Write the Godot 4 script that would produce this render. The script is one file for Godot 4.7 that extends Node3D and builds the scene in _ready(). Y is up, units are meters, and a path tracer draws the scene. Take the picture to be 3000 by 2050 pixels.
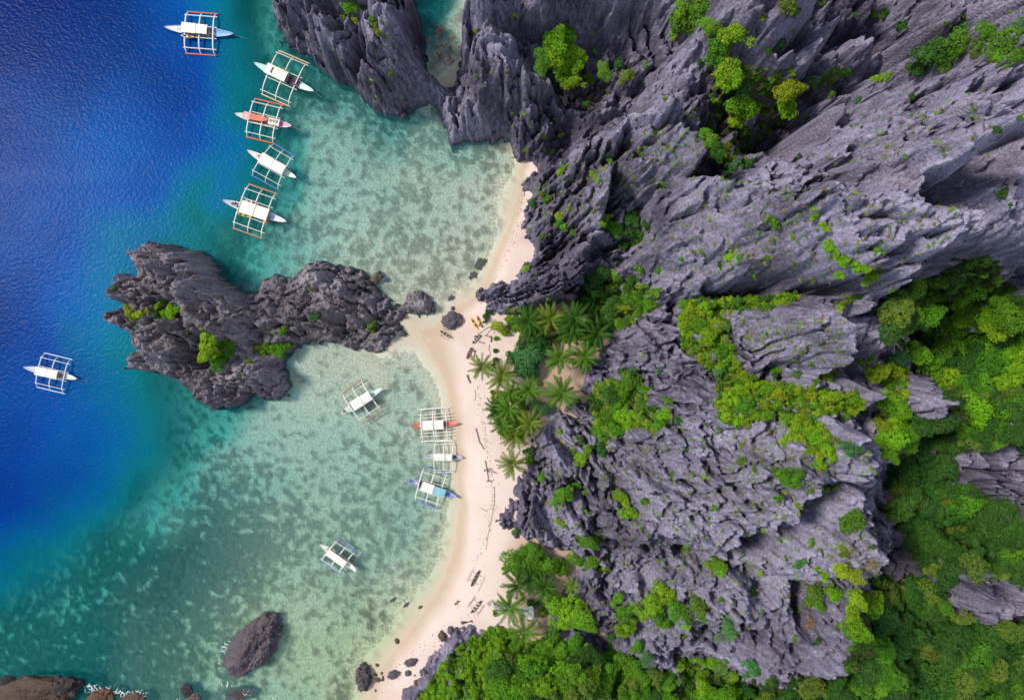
extends Node3D
# A cove of karst cliffs, a beach and moored outrigger boats, seen straight down from a drone 167 m above the sea.
# Places are read off the photograph as (across, down) in its own 3000 x 2050 pixels; wp() turns one into metres for a thing at a height.

const EYE := 167.0
const SPAN := 0.0005          # metres across per photograph pixel and metre of distance
const PAL := {
	"L": [Color(0.185, 0.385, 0.010), "bright lime"], "G": [Color(0.092, 0.250, 0.011), "mid green"], "D": [Color(0.040, 0.128, 0.016), "dark green"],
	"Y": [Color(0.250, 0.370, 0.010), "yellow-green"], "O": [Color(0.120, 0.205, 0.024), "olive"], "B": [Color(0.070, 0.215, 0.062), "bluish green"], "T": [Color(0.320, 0.240, 0.140), "dry tan"]}

class Field:
	var x0 := 0.0
	var z0 := 0.0
	var cell := 1.0
	var nx := 0
	var nz := 0
	var d := PackedFloat32Array()
	func _init(ax: float, az: float, bx: float, bz: float, c: float, fill := 0.0) -> void:
		x0 = ax; z0 = az; cell = c
		nx = int(ceil((bx - ax) / c)) + 1
		nz = int(ceil((bz - az) / c)) + 1
		d.resize(nx * nz)
		d.fill(fill)
	func inside(x: float, z: float) -> bool:
		return x > x0 and z > z0 and x < x0 + cell * (nx - 1) and z < z0 + cell * (nz - 1)
	func at(x: float, z: float) -> float:
		var fx := clampf((x - x0) / cell, 0.0, nx - 1.001)
		var fz := clampf((z - z0) / cell, 0.0, nz - 1.001)
		var i := int(fx)
		var j := int(fz)
		var u := fx - i
		var v := fz - j
		var o := j * nx + i
		return (d[o] * (1.0 - u) + d[o + 1] * u) * (1.0 - v) + (d[o + nx] * (1.0 - u) + d[o + nx + 1] * u) * v
	func blur(times: int) -> void:
		for t in times:
			var e := d.duplicate()
			for j in range(1, nz - 1):
				for i in range(1, nx - 1):
					var o := j * nx + i
					e[o] = d[o] * 0.36 + (d[o - 1] + d[o + 1] + d[o - nx] + d[o + nx]) * 0.16
			d = e
	func stretch(points: PackedVector3Array) -> void:      # a triangulated surface through the points, read on the grid
		var flat := PackedVector2Array()
		for p in points:
			flat.append(Vector2(p.x, p.z))
		var tri := Geometry2D.triangulate_delaunay(flat)
		for t in range(0, tri.size(), 3):
			var a := points[tri[t]]
			var b := points[tri[t + 1]]
			var c := points[tri[t + 2]]
			var det := (b.z - c.z) * (a.x - c.x) + (c.x - b.x) * (a.z - c.z)
			if absf(det) < 1e-6:
				continue
			var i0 := maxi(0, int(floor((minf(a.x, minf(b.x, c.x)) - x0) / cell)))
			var i1 := mini(nx - 1, int(ceil((maxf(a.x, maxf(b.x, c.x)) - x0) / cell)))
			var j0 := maxi(0, int(floor((minf(a.z, minf(b.z, c.z)) - z0) / cell)))
			var j1 := mini(nz - 1, int(ceil((maxf(a.z, maxf(b.z, c.z)) - z0) / cell)))
			for j in range(j0, j1 + 1):
				var z := z0 + j * cell
				for i in range(i0, i1 + 1):
					var x := x0 + i * cell
					var u := ((b.z - c.z) * (x - c.x) + (c.x - b.x) * (z - c.z)) / det
					var v := ((c.z - a.z) * (x - c.x) + (a.x - c.x) * (z - c.z)) / det
					if u >= -1e-4 and v >= -1e-4 and u + v <= 1.0001:
						d[j * nx + i] = a.y * u + b.y * v + c.y * (1.0 - u - v)

var rng := RandomNumberGenerator.new()
var taken := {}
var grime: NoiseTexture2D
var mats := {}
var noise_a: FastNoiseLite
var noise_b: FastNoiseLite
var noise_c: FastNoiseLite
var noise_w: FastNoiseLite
var noise_e: FastNoiseLite
var noise_d: FastNoiseLite
var ground: Field             # sea bed and beach
var cliffs: Field             # the karst hill
var islet: Field
var coral: Field


func wp(qx: float, qy: float, h := 0.0) -> Vector3:
	var k := SPAN * (EYE - h)
	return Vector3((qx - 1500.0) * k, h, (qy - 1025.0) * k)


func surface(x: float, z: float) -> float:
	var h := ground.at(x, z)
	if cliffs.inside(x, z):
		h = maxf(h, cliffs.at(x, z))
	if islet.inside(x, z):
		h = maxf(h, islet.at(x, z))
	return h


func seen_at(qx: float, qy: float, lift: float) -> Vector3:   # the first land met on the line of sight to a place in the photograph, when all land is raised by lift
	var ax := (qx - 1500.0) * SPAN
	var az := (qy - 1025.0) * SPAN
	var h := 84.0
	while h > -3.0:
		var k := EYE - h
		if surface(ax * k, az * k) + lift >= h:
			break
		h -= 1.1
	var up := h + 1.1
	for n in 5:
		var m := (h + up) * 0.5
		var k := EYE - m
		if surface(ax * k, az * k) + lift >= m:
			h = m
		else:
			up = m
	var e := EYE - h
	return Vector3(ax * e, surface(ax * e, az * e), az * e)


func hit(qx: float, qy: float) -> Vector3:
	return seen_at(qx, qy, 0.0)


func nums(s: String) -> Array:                             # "x,y,h x,y,h" -> arrays of floats
	var out := []
	for w in s.split(" ", false):
		var r := []
		for v in w.split(","):
			r.append(float(v))
		out.append(r)
	return out


func numbered(called: String) -> String:
	if not taken.has(called):
		taken[called] = 0
		return called
	taken[called] += 1
	return "%s_%03d" % [called, taken[called]]


func tag(o: Node3D, label := "", category := "", group := "", kind := "") -> Node3D:
	if label: o.set_meta("label", label)
	if category: o.set_meta("category", category)
	if group: o.set_meta("group", group)
	if kind: o.set_meta("kind", kind)
	return o


func thing(called: String, label: String, category: String, at := Vector3.ZERO, turn := 0.0, group := "") -> Node3D:
	var o := Node3D.new()
	o.name = numbered(called)
	add_child(o)
	o.position = at
	o.rotation.y = turn
	tag(o, label, category, group)
	return o


func put(called: String, mesh: Mesh, m: Material, parent: Node3D = null) -> MeshInstance3D:
	var o := MeshInstance3D.new()
	o.mesh = mesh
	o.material_override = m
	if parent:
		o.name = called
		parent.add_child(o, true)
	else:
		o.name = numbered(called)
		add_child(o)
	return o


func paint(c: Color, rough := 0.6) -> StandardMaterial3D:  # c in linear light
	var key := "%s %.2f" % [c.to_html(), rough]
	if not mats.has(key):
		var m := StandardMaterial3D.new()
		m.albedo_color = c.linear_to_srgb()
		m.roughness = rough
		m.vertex_color_use_as_albedo = true
		m.uv1_triplanar = true
		m.uv1_scale = Vector3(0.45, 0.45, 0.45)
		m.albedo_texture = grime
		mats[key] = m
	return mats[key]


func leaf_mat(c: Color) -> StandardMaterial3D:
	var key := "leaf" + c.to_html()
	if not mats.has(key):
		var m := StandardMaterial3D.new()
		m.albedo_color = c.linear_to_srgb()
		m.roughness = 0.62
		m.metallic_specular = 0.3
		m.vertex_color_use_as_albedo = true
		m.cull_mode = BaseMaterial3D.CULL_DISABLED
		m.backlight_enabled = true
		m.backlight = Color(0.55, 0.6, 0.3)
		mats[key] = m
	return mats[key]


func noise(sd: int, f: float, oct := 3, type := FastNoiseLite.FRACTAL_FBM, gain := 0.5) -> FastNoiseLite:
	var n := FastNoiseLite.new()
	n.seed = sd
	n.frequency = f
	n.noise_type = FastNoiseLite.TYPE_SIMPLEX_SMOOTH
	n.fractal_type = type
	n.fractal_octaves = oct
	n.fractal_gain = gain
	return n


func noise_tex(n: FastNoiseLite, size: int, low: Color, high: Color) -> NoiseTexture2D:
	var t := NoiseTexture2D.new()
	t.width = size
	t.height = size
	t.seamless = true
	t.noise = n
	var g := Gradient.new()
	g.set_color(0, low)
	g.set_color(1, high)
	t.color_ramp = g
	return t


func array_mesh(v: PackedVector3Array, n: PackedVector3Array, c: PackedColorArray, idx: PackedInt32Array) -> ArrayMesh:
	var a := []
	a.resize(Mesh.ARRAY_MAX)
	a[Mesh.ARRAY_VERTEX] = v
	if n.size(): a[Mesh.ARRAY_NORMAL] = n
	if c.size(): a[Mesh.ARRAY_COLOR] = c
	a[Mesh.ARRAY_INDEX] = idx
	var m := ArrayMesh.new()
	m.add_surface_from_arrays(Mesh.PRIMITIVE_TRIANGLES, a)
	return m


# ---------------------------------------------------------------- shapes
func tube(st: SurfaceTool, path: Array, radii: Array, sides := 6) -> void:
	var rings := []
	for i in path.size():
		var a: Vector3 = path[maxi(i - 1, 0)]
		var b: Vector3 = path[mini(i + 1, path.size() - 1)]
		var t := (b - a).normalized()
		var s := t.cross(Vector3.UP if absf(t.y) < 0.9 else Vector3.RIGHT).normalized()
		var u := s.cross(t)
		var ring := []
		for k in sides:
			var w := TAU * k / sides
			ring.append(path[i] + (s * cos(w) + u * sin(w)) * float(radii[i]))
		rings.append(ring)
	for i in path.size() - 1:
		for k in sides:
			var l := (k + 1) % sides
			quad(st, rings[i][k], rings[i + 1][k], rings[i + 1][l], rings[i][l])
	for e in [0, path.size() - 1]:
		for k in range(1, sides - 1):
			if e == 0:
				tri(st, rings[e][0], rings[e][k], rings[e][k + 1])
			else:
				tri(st, rings[e][0], rings[e][k + 1], rings[e][k])


func tri(st: SurfaceTool, a: Vector3, b: Vector3, c: Vector3) -> void:
	st.add_vertex(a); st.add_vertex(b); st.add_vertex(c)


func quad(st: SurfaceTool, a: Vector3, b: Vector3, c: Vector3, d: Vector3) -> void:
	tri(st, a, b, c)
	tri(st, a, c, d)


func box(st: SurfaceTool, c: Vector3, s: Vector3, turn := 0.0, bev := 0.0) -> void:
	var h := s * 0.5
	var b := minf(bev, minf(h.x, minf(h.y, h.z)) * 0.5)
	var lo := []
	var mi := []
	var hi := []
	for k in 4:
		var sx := -1.0 if k in [0, 3] else 1.0
		var sz := -1.0 if k < 2 else 1.0
		lo.append(c + Vector3(sx * h.x, -h.y, sz * h.z).rotated(Vector3.UP, turn))
		mi.append(c + Vector3(sx * h.x, h.y - b, sz * h.z).rotated(Vector3.UP, turn))
		hi.append(c + Vector3(sx * (h.x - b), h.y, sz * (h.z - b)).rotated(Vector3.UP, turn))
	for k in 4:
		var l := (k + 1) % 4
		quad(st, lo[l], lo[k], mi[k], mi[l])
		if b > 0.0:
			quad(st, mi[l], mi[k], hi[k], hi[l])
	quad(st, hi[0], hi[1], hi[2], hi[3])
	quad(st, lo[3], lo[2], lo[1], lo[0])


func st_new() -> SurfaceTool:
	var st := SurfaceTool.new()
	st.begin(Mesh.PRIMITIVE_TRIANGLES)
	st.set_color(Color.WHITE)
	st.set_smooth_group(-1)
	return st


func done(st: SurfaceTool) -> ArrayMesh:
	st.generate_normals()
	return st.commit()


# ---------------------------------------------------------------- rock
func rock_field(base: Field, cell: float, reach: Rect2, mode: int, rough: float, warp: float, ramp: float) -> Field:
	var f := Field.new(reach.position.x, reach.position.y, reach.end.x, reach.end.y, cell)
	for j in f.nz:
		var z := f.z0 + j * cell
		for i in f.nx:
			var x := f.x0 + i * cell
			var rough_b := base.at(x, z)
			if rough_b < -3.2:
				f.d[j * f.nx + i] = rough_b
				continue
			var nearby := clampf(1.0 - rough_b / 14.0, 0.0, 1.0)      # ragged at the foot, where the sea has bitten
			var wx := noise_w.get_noise_2d(x, z) * warp + noise_e.get_noise_2d(x, z) * 1.3 * nearby
			var wz := noise_w.get_noise_2d(x + 211.0, z - 97.0) * warp + noise_e.get_noise_2d(x - 77.0, z + 40.0) * 1.3 * nearby
			var b := base.at(x + wx, z + wz)
			var m := clampf((b + 0.5) / ramp, 0.12, 1.0) * rough
			if mode == 0:
				m *= 1.0 + 0.55 * clampf((x - 38.0) / 14.0, 0.0, 1.0) * clampf((-18.0 - z) / 10.0, 0.0, 1.0) + 0.8 * clampf((x - 86.0) / 6.0, 0.0, 1.0)
			var u: float
			var v: float
			if mode == 0:                                  # the beds fan out from the cove
				var dx := x + 14.0
				var dz := z + 8.0
				u = sqrt(dx * dx + dz * dz)
				v = atan2(dz, dx) * 46.0
			else:
				u = x * 0.97 + z * 0.24
				v = z * 0.97 - x * 0.24
			var wv := noise_w.get_noise_2d(x * 1.7 + 50.0, z * 1.7) * 1.4
			var r1 := 1.0 - absf(noise_a.get_noise_2d(u * 0.30, v + wv)) * 2.0
			var r2 := 1.0 - absf(noise_b.get_noise_2d(u * 0.33 + 31.0, v + wv * 0.6)) * 2.0
			var r3 := 1.0 - absf(noise_c.get_noise_2d(u * 0.55, v)) * 2.0
			# overlapping plates: each rises along its bed and breaks off sharply at the edge of the next
			var q := (v + wv * 2.2) / 2.9 + noise_w.get_noise_2d(u * 0.9, v * 0.5) * 2.2
			var q2 := (v + wv) / 1.35 + noise_b.get_noise_2d(u * 0.25, v * 0.2) * 1.6 + noise_w.get_noise_2d(u * 2.0, v) * 1.5
			var k := floorf(q)
			var s1 := (q - k) * (0.5 + 0.5 * sin(k * 12.9 + floorf(u / 9.0 + sin(k * 4.1) * 3.0) * 7.3))
			var s2 := q2 - floorf(q2)
			# slots between the plates and fractures across them, dissolved deep into the limestone
			var edge := minf(q - k, 1.0 - (q - k)) * 2.9
			var slot := maxf(0.0, 1.0 - edge / (0.35 + 0.45 * absf(sin(k * 7.7 + u * 0.11)))) * maxf(0.0, 0.35 + sin(k * 5.3 + u * 0.16 + wv * 2.0))
			var cut := 1.0 - absf(noise_d.get_noise_2d(u, v * 0.7)) * 9.0
			var big := 1.0 - absf(noise_a.get_noise_2d(u * 0.22 + 400.0, v * 0.62 + wv)) * 2.4
			f.d[j * f.nx + i] = b + m * ((big - 0.45) * 4.2 + (r1 - 0.45) * 3.2 + (r2 - 0.45) * 1.8 + (r3 - 0.5) * 0.8 + (s1 - 0.25) * 2.8 + (s2 - 0.5) * 0.6 - slot * (4.6 if mode == 0 else 2.6) - maxf(0.0, cut) * 2.6)
	return f


func rock_mesh(f: Field, floor_h: float, light: Color, dark: Color, stain: Color) -> ArrayMesh:
	var v := PackedVector3Array()
	var n := PackedVector3Array()
	var c := PackedColorArray()
	var idx := PackedInt32Array()
	var id := PackedInt32Array()
	id.resize(f.nx * f.nz)
	id.fill(-1)
	for j in range(1, f.nz - 1):
		for i in range(1, f.nx - 1):
			var o := j * f.nx + i
			var top := maxf(maxf(f.d[o], f.d[o + 1]), maxf(f.d[o - 1], maxf(f.d[o + f.nx], f.d[o - f.nx])))
			if maxf(top, maxf(maxf(f.d[o + f.nx + 1], f.d[o - f.nx - 1]), maxf(f.d[o + f.nx - 1], f.d[o - f.nx + 1]))) < floor_h:
				continue
			id[o] = v.size()
			var x := f.x0 + i * f.cell
			var z := f.z0 + j * f.cell
			var h := f.d[o]
			v.append(Vector3(x, h, z))
			n.append(Vector3(f.d[o - 1] - f.d[o + 1], 2.0 * f.cell, f.d[o - f.nx] - f.d[o + f.nx]).normalized())
			var t := clampf(0.45 + noise_w.get_noise_3d(x * 0.9, h * 0.5, z * 0.9) * 1.1 + noise_c.get_noise_3d(x * 1.1, h * 0.8, z * 1.1) * 0.8 + clampf((h - 22.0) / 110.0, -0.12, 0.42), 0.0, 1.0)
			var k := dark.lerp(light, t)
			var s := clampf(noise_w.get_noise_3d(x * 0.6 + 300.0, h, z * 0.6) * 2.0 - 0.25, 0.0, 1.0)
			k = k.lerp(stain, s * 0.4)
			k = k.lerp(Color(0.045, 0.042, 0.042), clampf(1.0 - (h + 0.2) / (0.9 + 0.7 * t), 0.0, 1.0) * 0.8)   # the wet band at the sea
			c.append(k)
	for j in range(1, f.nz - 2):
		for i in range(1, f.nx - 2):
			var o := j * f.nx + i
			if id[o] < 0 or id[o + 1] < 0 or id[o + f.nx] < 0 or id[o + f.nx + 1] < 0:
				continue
			if absf(f.d[o] - f.d[o + f.nx + 1]) < absf(f.d[o + 1] - f.d[o + f.nx]):
				idx.append_array([id[o], id[o + 1], id[o + f.nx + 1], id[o], id[o + f.nx + 1], id[o + f.nx]])
			else:
				idx.append_array([id[o], id[o + 1], id[o + f.nx], id[o + 1], id[o + f.nx + 1], id[o + f.nx]])
	return array_mesh(v, n, c, idx)


func rock_mat(scale: float) -> StandardMaterial3D:
	var m := StandardMaterial3D.new()
	m.vertex_color_use_as_albedo = true
	m.roughness = 0.88
	m.metallic_specular = 0.25
	m.uv1_triplanar = true
	m.uv1_world_triplanar = true
	m.uv1_scale = Vector3(scale, scale * 0.6, scale)
	var n := noise(71, 0.018, 5, FastNoiseLite.FRACTAL_RIDGED, 0.55)
	m.albedo_texture = noise_tex(noise(72, 0.022, 5, FastNoiseLite.FRACTAL_FBM, 0.62), 512, Color(0.56, 0.55, 0.58), Color(1, 1, 1))
	m.heightmap_enabled = true
	m.heightmap_texture = noise_tex(n, 512, Color.BLACK, Color.WHITE)
	m.heightmap_scale = 26.0
	return m


func foot_ring(pts: PackedVector3Array, s: String, off: float, low: float, closed := false) -> void:
	var a := []
	for q in nums(s):
		a.append(wp(q[0], q[1], q[2]))
	for i in a.size():
		var p: Vector3 = a[i]
		var p0: Vector3 = a[(i - 1 + a.size()) % a.size()] if closed else a[maxi(i - 1, 0)]
		var p1: Vector3 = a[(i + 1) % a.size()] if closed else a[mini(i + 1, a.size() - 1)]
		var d := Vector2(p1.x - p0.x, p1.z - p0.z).normalized()
		pts.append(p)
		var out := -1.0 if closed else 1.0
		pts.append(Vector3(p.x - d.y * off * out, low, p.z + d.x * off * out))
		if closed:
			pts.append(Vector3(p.x + d.y * off * 3.0, low, p.z - d.x * off * 3.0))


func feature(pts: PackedVector3Array, s: String, back := 0.0, away := 5.0) -> void:   # back: how far the rock falls away just behind an edge seen against what lies beyond
	for q in nums(s):
		var p := wp(q[0], q[1], q[2])
		pts.append(p)
		if back > 0.0:
			var r := Vector2(p.x, p.z).normalized()
			pts.append(Vector3(p.x + r.x * away * 0.44, p.y - back * 0.7, p.z + r.y * away * 0.44))
			pts.append(Vector3(p.x + r.x * away, p.y - back, p.z + r.y * away))


# ---------------------------------------------------------------- the lie of the land
func shape_ground() -> void:
	ground = Field.new(-142.0, -100.0, 134.0, 100.0, 0.5, -2.0)
	coral = Field.new(-142.0, -100.0, 134.0, 100.0, 2.0, 0.4)
	var pts := PackedVector3Array()
	var cor := PackedVector3Array()
	# across, down, depth, share of coral
	for s in [
		"-200,-200,52,0 100,100,42,0 40,300,38,0 420,140,33,0 100,420,30,0 300,330,25,0 380,420,23,0 540,270,29,0 500,380,24,0 450,20,32,0 620,120,18,0 420,520,24,0 200,600,25,0 50,900,30,0 150,780,32,0 30,650,34,0 -200,1000,40,0 60,1200,24,0 100,1300,24,0 100,1480,18,.5 40,1620,12,.85 -200,1600,22,.3 200,1100,24,0 -200,2300,14,.6 600,-200,22,0",
		"690,40,11,.1 705,150,11.5,.1 715,-150,9,.1 775,60,6,.5 800,-150,6,.4 650,260,15,.1 700,320,9.5,.3 770,330,7,.6 810,240,5,.7 880,260,4,.75 690,430,14,.1 735,500,9.5,.3 640,600,14,.2 575,625,6.5,.15 560,665,9,.4 600,655,8,.1 545,600,8,.4 450,650,13,.1 350,690,15,.1 260,800,20,0 320,980,16,.1 240,960,20,0",
		"340,1150,15.5,.2 440,1150,11,.5 520,1240,7.5,.75 370,1300,13,.3 470,1360,8.6,.55 310,1440,12.5,.5 440,1500,4.4,.08 405,1465,5.2,.0 365,1520,5.5,.2 470,1440,5,.3 210,1580,9.5,.7 150,1720,7.0,.9 30,1800,8.0,.9 310,1640,5.2,.95 350,1750,3.8,.95 200,1850,5.0,.95 80,1950,5.6,1 -150,1900,7,.9",
		"900,350,3,.45 820,330,4,.6 1000,400,2.3,.4 1100,500,2,.38 1200,500,1.6,.34 900,600,2.6,.5 800,650,3.6,.62 700,680,5.5,.7 640,720,7.5,.5 1000,700,1.9,.45 1200,700,1.5,.42 1350,650,1.2,.5 1400,550,1.1,.35 1490,480,.9,.5 1450,690,.7,.2 1405,780,.7,.25 1300,800,.8,.3 1200,820,.9,.3 1320,860,.6,.5 1260,930,.5,.1",
		"1150,350,4,.75 1050,300,3.5,.7 1250,350,2.2,.6 1290,300,1.5,.7 1430,440,1.8,.7 1380,450,2.2,.5 1285,30,5,.5 1295,90,2.2,.3 1300,140,1.1,.12 1302,180,.7,.05 1305,220,.4,.0 1290,-150,8,.5",
		"700,850,3.4,.5 740,790,4.5,.1 715,775,5,.05 700,800,6.0,.05 680,740,6.5,.6 690,770,6,.1",
		"880,1060,1.1,.1 1000,1060,.9,.05 1100,1060,.5,.05 1190,1110,1.5,.45 1240,1150,1.3,.35 860,1240,1.7,.35 700,1320,2.6,.55 600,1330,3.6,.7 900,1400,2,.42 1000,1300,2,.48 1130,1280,1.7,.5 1260,1260,1,.25 1300,1400,.9,.2 1230,1400,1.6,.3 1100,1480,1.9,.42 1200,1500,2.2,.3 1180,1600,1.8,.3 1270,1620,.8,.15",
		"1000,1650,1.6,.42 1100,1640,1.7,.42 800,1550,2,.6 700,1450,3,.62 600,1550,3.2,.85 500,1640,3.6,.95 650,1700,2.5,.85 500,1800,3,.9 700,1800,1.7,.6 850,1800,1.3,.32 1050,1750,1.2,.55 1100,1830,.9,.7 1000,1850,1.2,.5 900,1950,1.1,.4 600,1950,2,.75 400,1950,3,.85 250,1920,5,.95 1000,2050,.9,.5 800,2250,2,.6 300,2200,4,.8"]:
		for q in nums(s):
			var p := wp(q[0], q[1])
			pts.append(Vector3(p.x, -q[2], p.z))
			cor.append(Vector3(p.x, q[3], p.z))
	# the waterline, then the beach behind it
	for s in ["1340,1290,0 1345,1350,0 1347,1450,0 1340,1550,0 1326,1620,0 1300,1690,0 1265,1760,0 1230,1810,0 1192,1860,0 1152,1910,0 1112,1965,0 1088,2010,0 1080,2060,0 1060,2200,0 1325,1200,0 1308,1130,0 1283,1075,0 1252,1030,0 1225,995,0 1180,985,0 1220,960,0",
		"1290,945,0 1325,915,0 1355,892,0 1400,862,0 1425,820,0 1445,770,0 1475,700,0 1503,640,0 1518,590,0 1530,540,0 1545,480,0 1310,250,0 1290,262,0.2",
		"1380,1300,.9 1385,1400,1.0 1400,1500,1.2 1420,1380,1.6 1460,1450,2 1385,1600,1.0 1400,1690,1.5 1440,1640,1.9 1430,1750,1.9 1350,1780,1.1 1300,1850,1.3 1250,1900,1.1 1200,1950,1 1140,2010,.9 1150,2150,1 1380,1200,1 1340,1080,.7 1400,1000,1.1 1330,990,.7 1450,1050,1.8 1470,1200,2 1550,1000,2.4 1620,1100,3 1700,1000,3.2 1545,600,1 1550,500,1 1505,720,1 1460,850,1.2 1390,925,.9 1500,1300,2.2 1500,1700,2.4 1480,1830,2.2 1600,1750,3 2000,1500,3 2000,800,3 2000,200,3 1700,250,3 1600,450,2 3300,1000,3 3300,-200,3 3300,2300,3 1600,2300,3 1500,-200,3"]:
		for q in nums(s):
			var p := wp(q[0], q[1])
			pts.append(Vector3(p.x, q[2], p.z))
			cor.append(Vector3(p.x, 0.0, p.z))
	ground.stretch(pts)
	coral.stretch(cor)
	ground.blur(9)


func shape_cliffs() -> Field:
	var f := Field.new(-66.0, -112.0, 152.0, 112.0, 0.7, -6.0)
	var p := PackedVector3Array()
	var foot := "806,-120,1 808,0,1 806,60,1 830,125,.5 905,150,.5 960,185,.5 1000,225,.5 1060,240,.5 1088,300,.5 1140,330,.5 1180,338,.5 1200,312,.8 1240,300,1.5 1280,297,1.5 1300,330,.5 1318,390,.5 1335,432,.5 1350,438,.5 1360,408,.5 1420,418,.5 1488,405,.5 1500,450,.5 1540,468,.8 1568,465,1 1566,505,1 1540,525,1 1522,555,1 1550,580,1 1536,625,1 1526,660,1 1558,720,1 1553,745,1 1522,765,1 1508,815,1.2 1442,825,1 1402,858,1 1418,892,1 1450,930,1.2 1500,925,2 1540,915,2.4 1580,890,2.6 1640,880,3 1690,885,3 1745,960,3 1790,985,3.4 1770,1040,3.4 1690,1090,3.2 1712,1125,3.2 1690,1170,3 1640,1195,3 1600,1170,3 1560,1190,2.6 1590,1240,2.4 1562,1290,2.2 1545,1350,2 1500,1398,1.9 1470,1415,1.9 1486,1450,1.9 1480,1490,1.9 1455,1535,1.8 1490,1562,1.9 1520,1590,2 1580,1605,2.3 1640,1600,2.6 1690,1625,3 1680,1690,3.2 1640,1740,3 1600,1850,3 1540,1880,2.6 1480,1820,2.3 1440,1812,2 1400,1820,1.9 1350,1830,1.7 1310,1862,1.5 1275,1900,1.4 1250,1945,1.3 1215,1990,1.2 1150,2030,1 1120,2200,1"
	foot_ring(p, foot, 1.7, -5.0)
	# the lagoon, open to the sky behind the first headland
	foot_ring(p, "1376,-120,1 1376,0,1 1372,100,.6 1358,165,.6 1344,200,.6 1342,230,.6 1318,262,.8 1282,250,.8 1254,190,.6 1228,130,.6 1216,80,.6 1212,20,1 1208,-120,1", 1.2, -5.0)
	for q in nums("1290,-120,0 1290,20,0 1295,120,0 1305,200,0"):
		var c := wp(q[0], q[1])
		p.append(Vector3(c.x, -5.0, c.z))
	# headland west of the lagoon
	feature(p, "820,10,10 826,60,10 845,112,8 900,40,20 900,100,16 960,60,24 990,120,22 960,160,12 1000,20,18 1030,60,13 1062,100,13 1020,180,18 1080,140,19 1060,200,14 1130,95,24 1180,92,15 1214,120,3 1190,140,14 1110,230,14 1150,240,12 1185,200,15 1238,195,6 1246,245,7 1140,290,8 1190,270,7 1270,262,5 1295,280,4.5 1150,20,26 1080,-10,30 1190,60,10 1198,10,7 1140,-120,34 1000,-120,34 850,-120,24 1060,20,16")
	# wall and pillars east of it, and the front ridge before the sunken garden
	feature(p, "1364,10,27 1366,100,20 1366,165,8 1358,210,5 1380,180,14 1400,-120,40 1420,0,30 1440,70,26 1395,140,20 1410,115,27 1435,112,29 1470,150,27 1500,180,27 1545,198,27 1562,195,28 1580,200,28 1605,212,26 1620,240,25 1645,270,22 1655,292,20 1672,305,18 1690,322,17 1720,338,16 1755,335,17 1768,360,15 1770,385,12")
	feature(p, "1340,300,9 1345,370,6 1380,300,16 1400,370,8 1450,260,20 1440,360,8 1500,300,17 1490,370,7 1540,300,17 1530,400,7 1560,330,15 1590,320,9 1610,322,10 1560,400,8 1590,440,7 1640,400,10 1640,340,14 1690,380,11 1600,470,5 1680,440,9")
	feature(p, "1490,130,14 1530,140,10 1560,120,9 1600,140,7 1650,120,7 1700,150,6 1750,130,6 1800,150,7 1720,230,5 1660,245,7 1700,280,6 1760,300,7 1600,180,9 1625,215,9 1790,250,8 1830,190,9")
	feature(p, "1460,40,26 1500,60,20 1540,20,22 1560,70,15 1600,0,21 1640,60,14 1700,0,22 1700,70,13 1760,60,15 1800,0,24 1820,90,13 1880,60,19 1900,110,15 1860,135,11 1950,40,26 1960,90,20 2000,100,22 1600,-120,33 1900,-120,36 2200,-120,44")
	# the slope that climbs right of the garden
	feature(p, "1820,320,11 1850,290,13 1880,240,17 1850,215,17 1900,200,22 1930,230,24 1980,180,28 1960,140,28 2030,170,32 1790,370,11 1830,350,13 1900,300,19 1960,250,26 2010,215,33 2050,110,38 2090,60,42 2150,30,46 2200,60,48 2300,20,49 2250,110,45 2330,120,44 2400,140,43 2440,90,46 2480,40,49 2400,20,50 2350,-120,58 2180,150,36 2130,170,34 2100,200,32")
	feature(p, "2330,125,45 2400,150,43 2450,100,47 2485,45,50", 26.0)
	# pale ridge above the palms
	feature(p, "1560,540,6 1590,600,9 1560,650,7 1600,500,9 1630,470,14 1680,450,19 1740,420,24 1800,385,30 1870,335,35 1930,300,40 1985,262,45 2035,225,50 1800,490,30 1850,430,34 1930,380,40 1990,330,45 1700,530,20 1650,600,15 1710,620,19 1580,700,9 1600,770,10 1640,700,13 1690,680,18 1620,820,15 1700,760,20 1640,850,14")
	feature(p, "2042,260,52 2046,330,52 2060,380,51 2074,425,50 2062,470,48 2050,510,46", 24.0)
	feature(p, "1802,495,31 1785,540,30 1770,580,29 1752,612,28 1765,650,28 1775,686,27 1742,720,25 1722,760,23 1700,810,21 1672,870,16", 13.0)
	feature(p, "1500,840,7 1440,852,6 1470,880,6 1520,870,9 1560,820,10 1580,860,11 1540,890,6 1620,872,8")
	feature(p, "1830,660,15 1870,690,14 1810,730,14 1870,640,17 1900,600,22 1960,560,32 2010,530,38 1850,560,24 1900,500,34 1980,440,42 2030,390,47")
	# gorge with the tall trees
	feature(p, "2110,220,28 2120,290,22 2160,340,17 2240,250,22 2250,330,16 2140,430,15 2200,400,13 2110,470,22 2160,500,20 2220,490,16 2290,400,18 2330,330,20 2330,210,30 2260,180,34 2400,200,24")
	# fins of the upper right, one behind another
	feature(p, "2430,170,8 2500,190,9 2520,120,11 2560,100,18 2450,250,20 2420,300,22 2350,370,22 2520,60,22")
	feature(p, "2280,430,30 2350,400,36 2430,340,42 2500,290,48 2580,250,52 2660,215,56 2740,205,58 2830,190,62 2920,160,66 3010,140,70 3200,60,74", 24.0, 5.5)
	feature(p, "2550,215,43 2640,165,46 2720,108,49 2790,78,53 2880,45,57 3000,5,61 3200,-100,64", 24.0)
	feature(p, "2620,95,36 2700,40,41 2790,5,46 2900,-40,50", 20.0)
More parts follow.
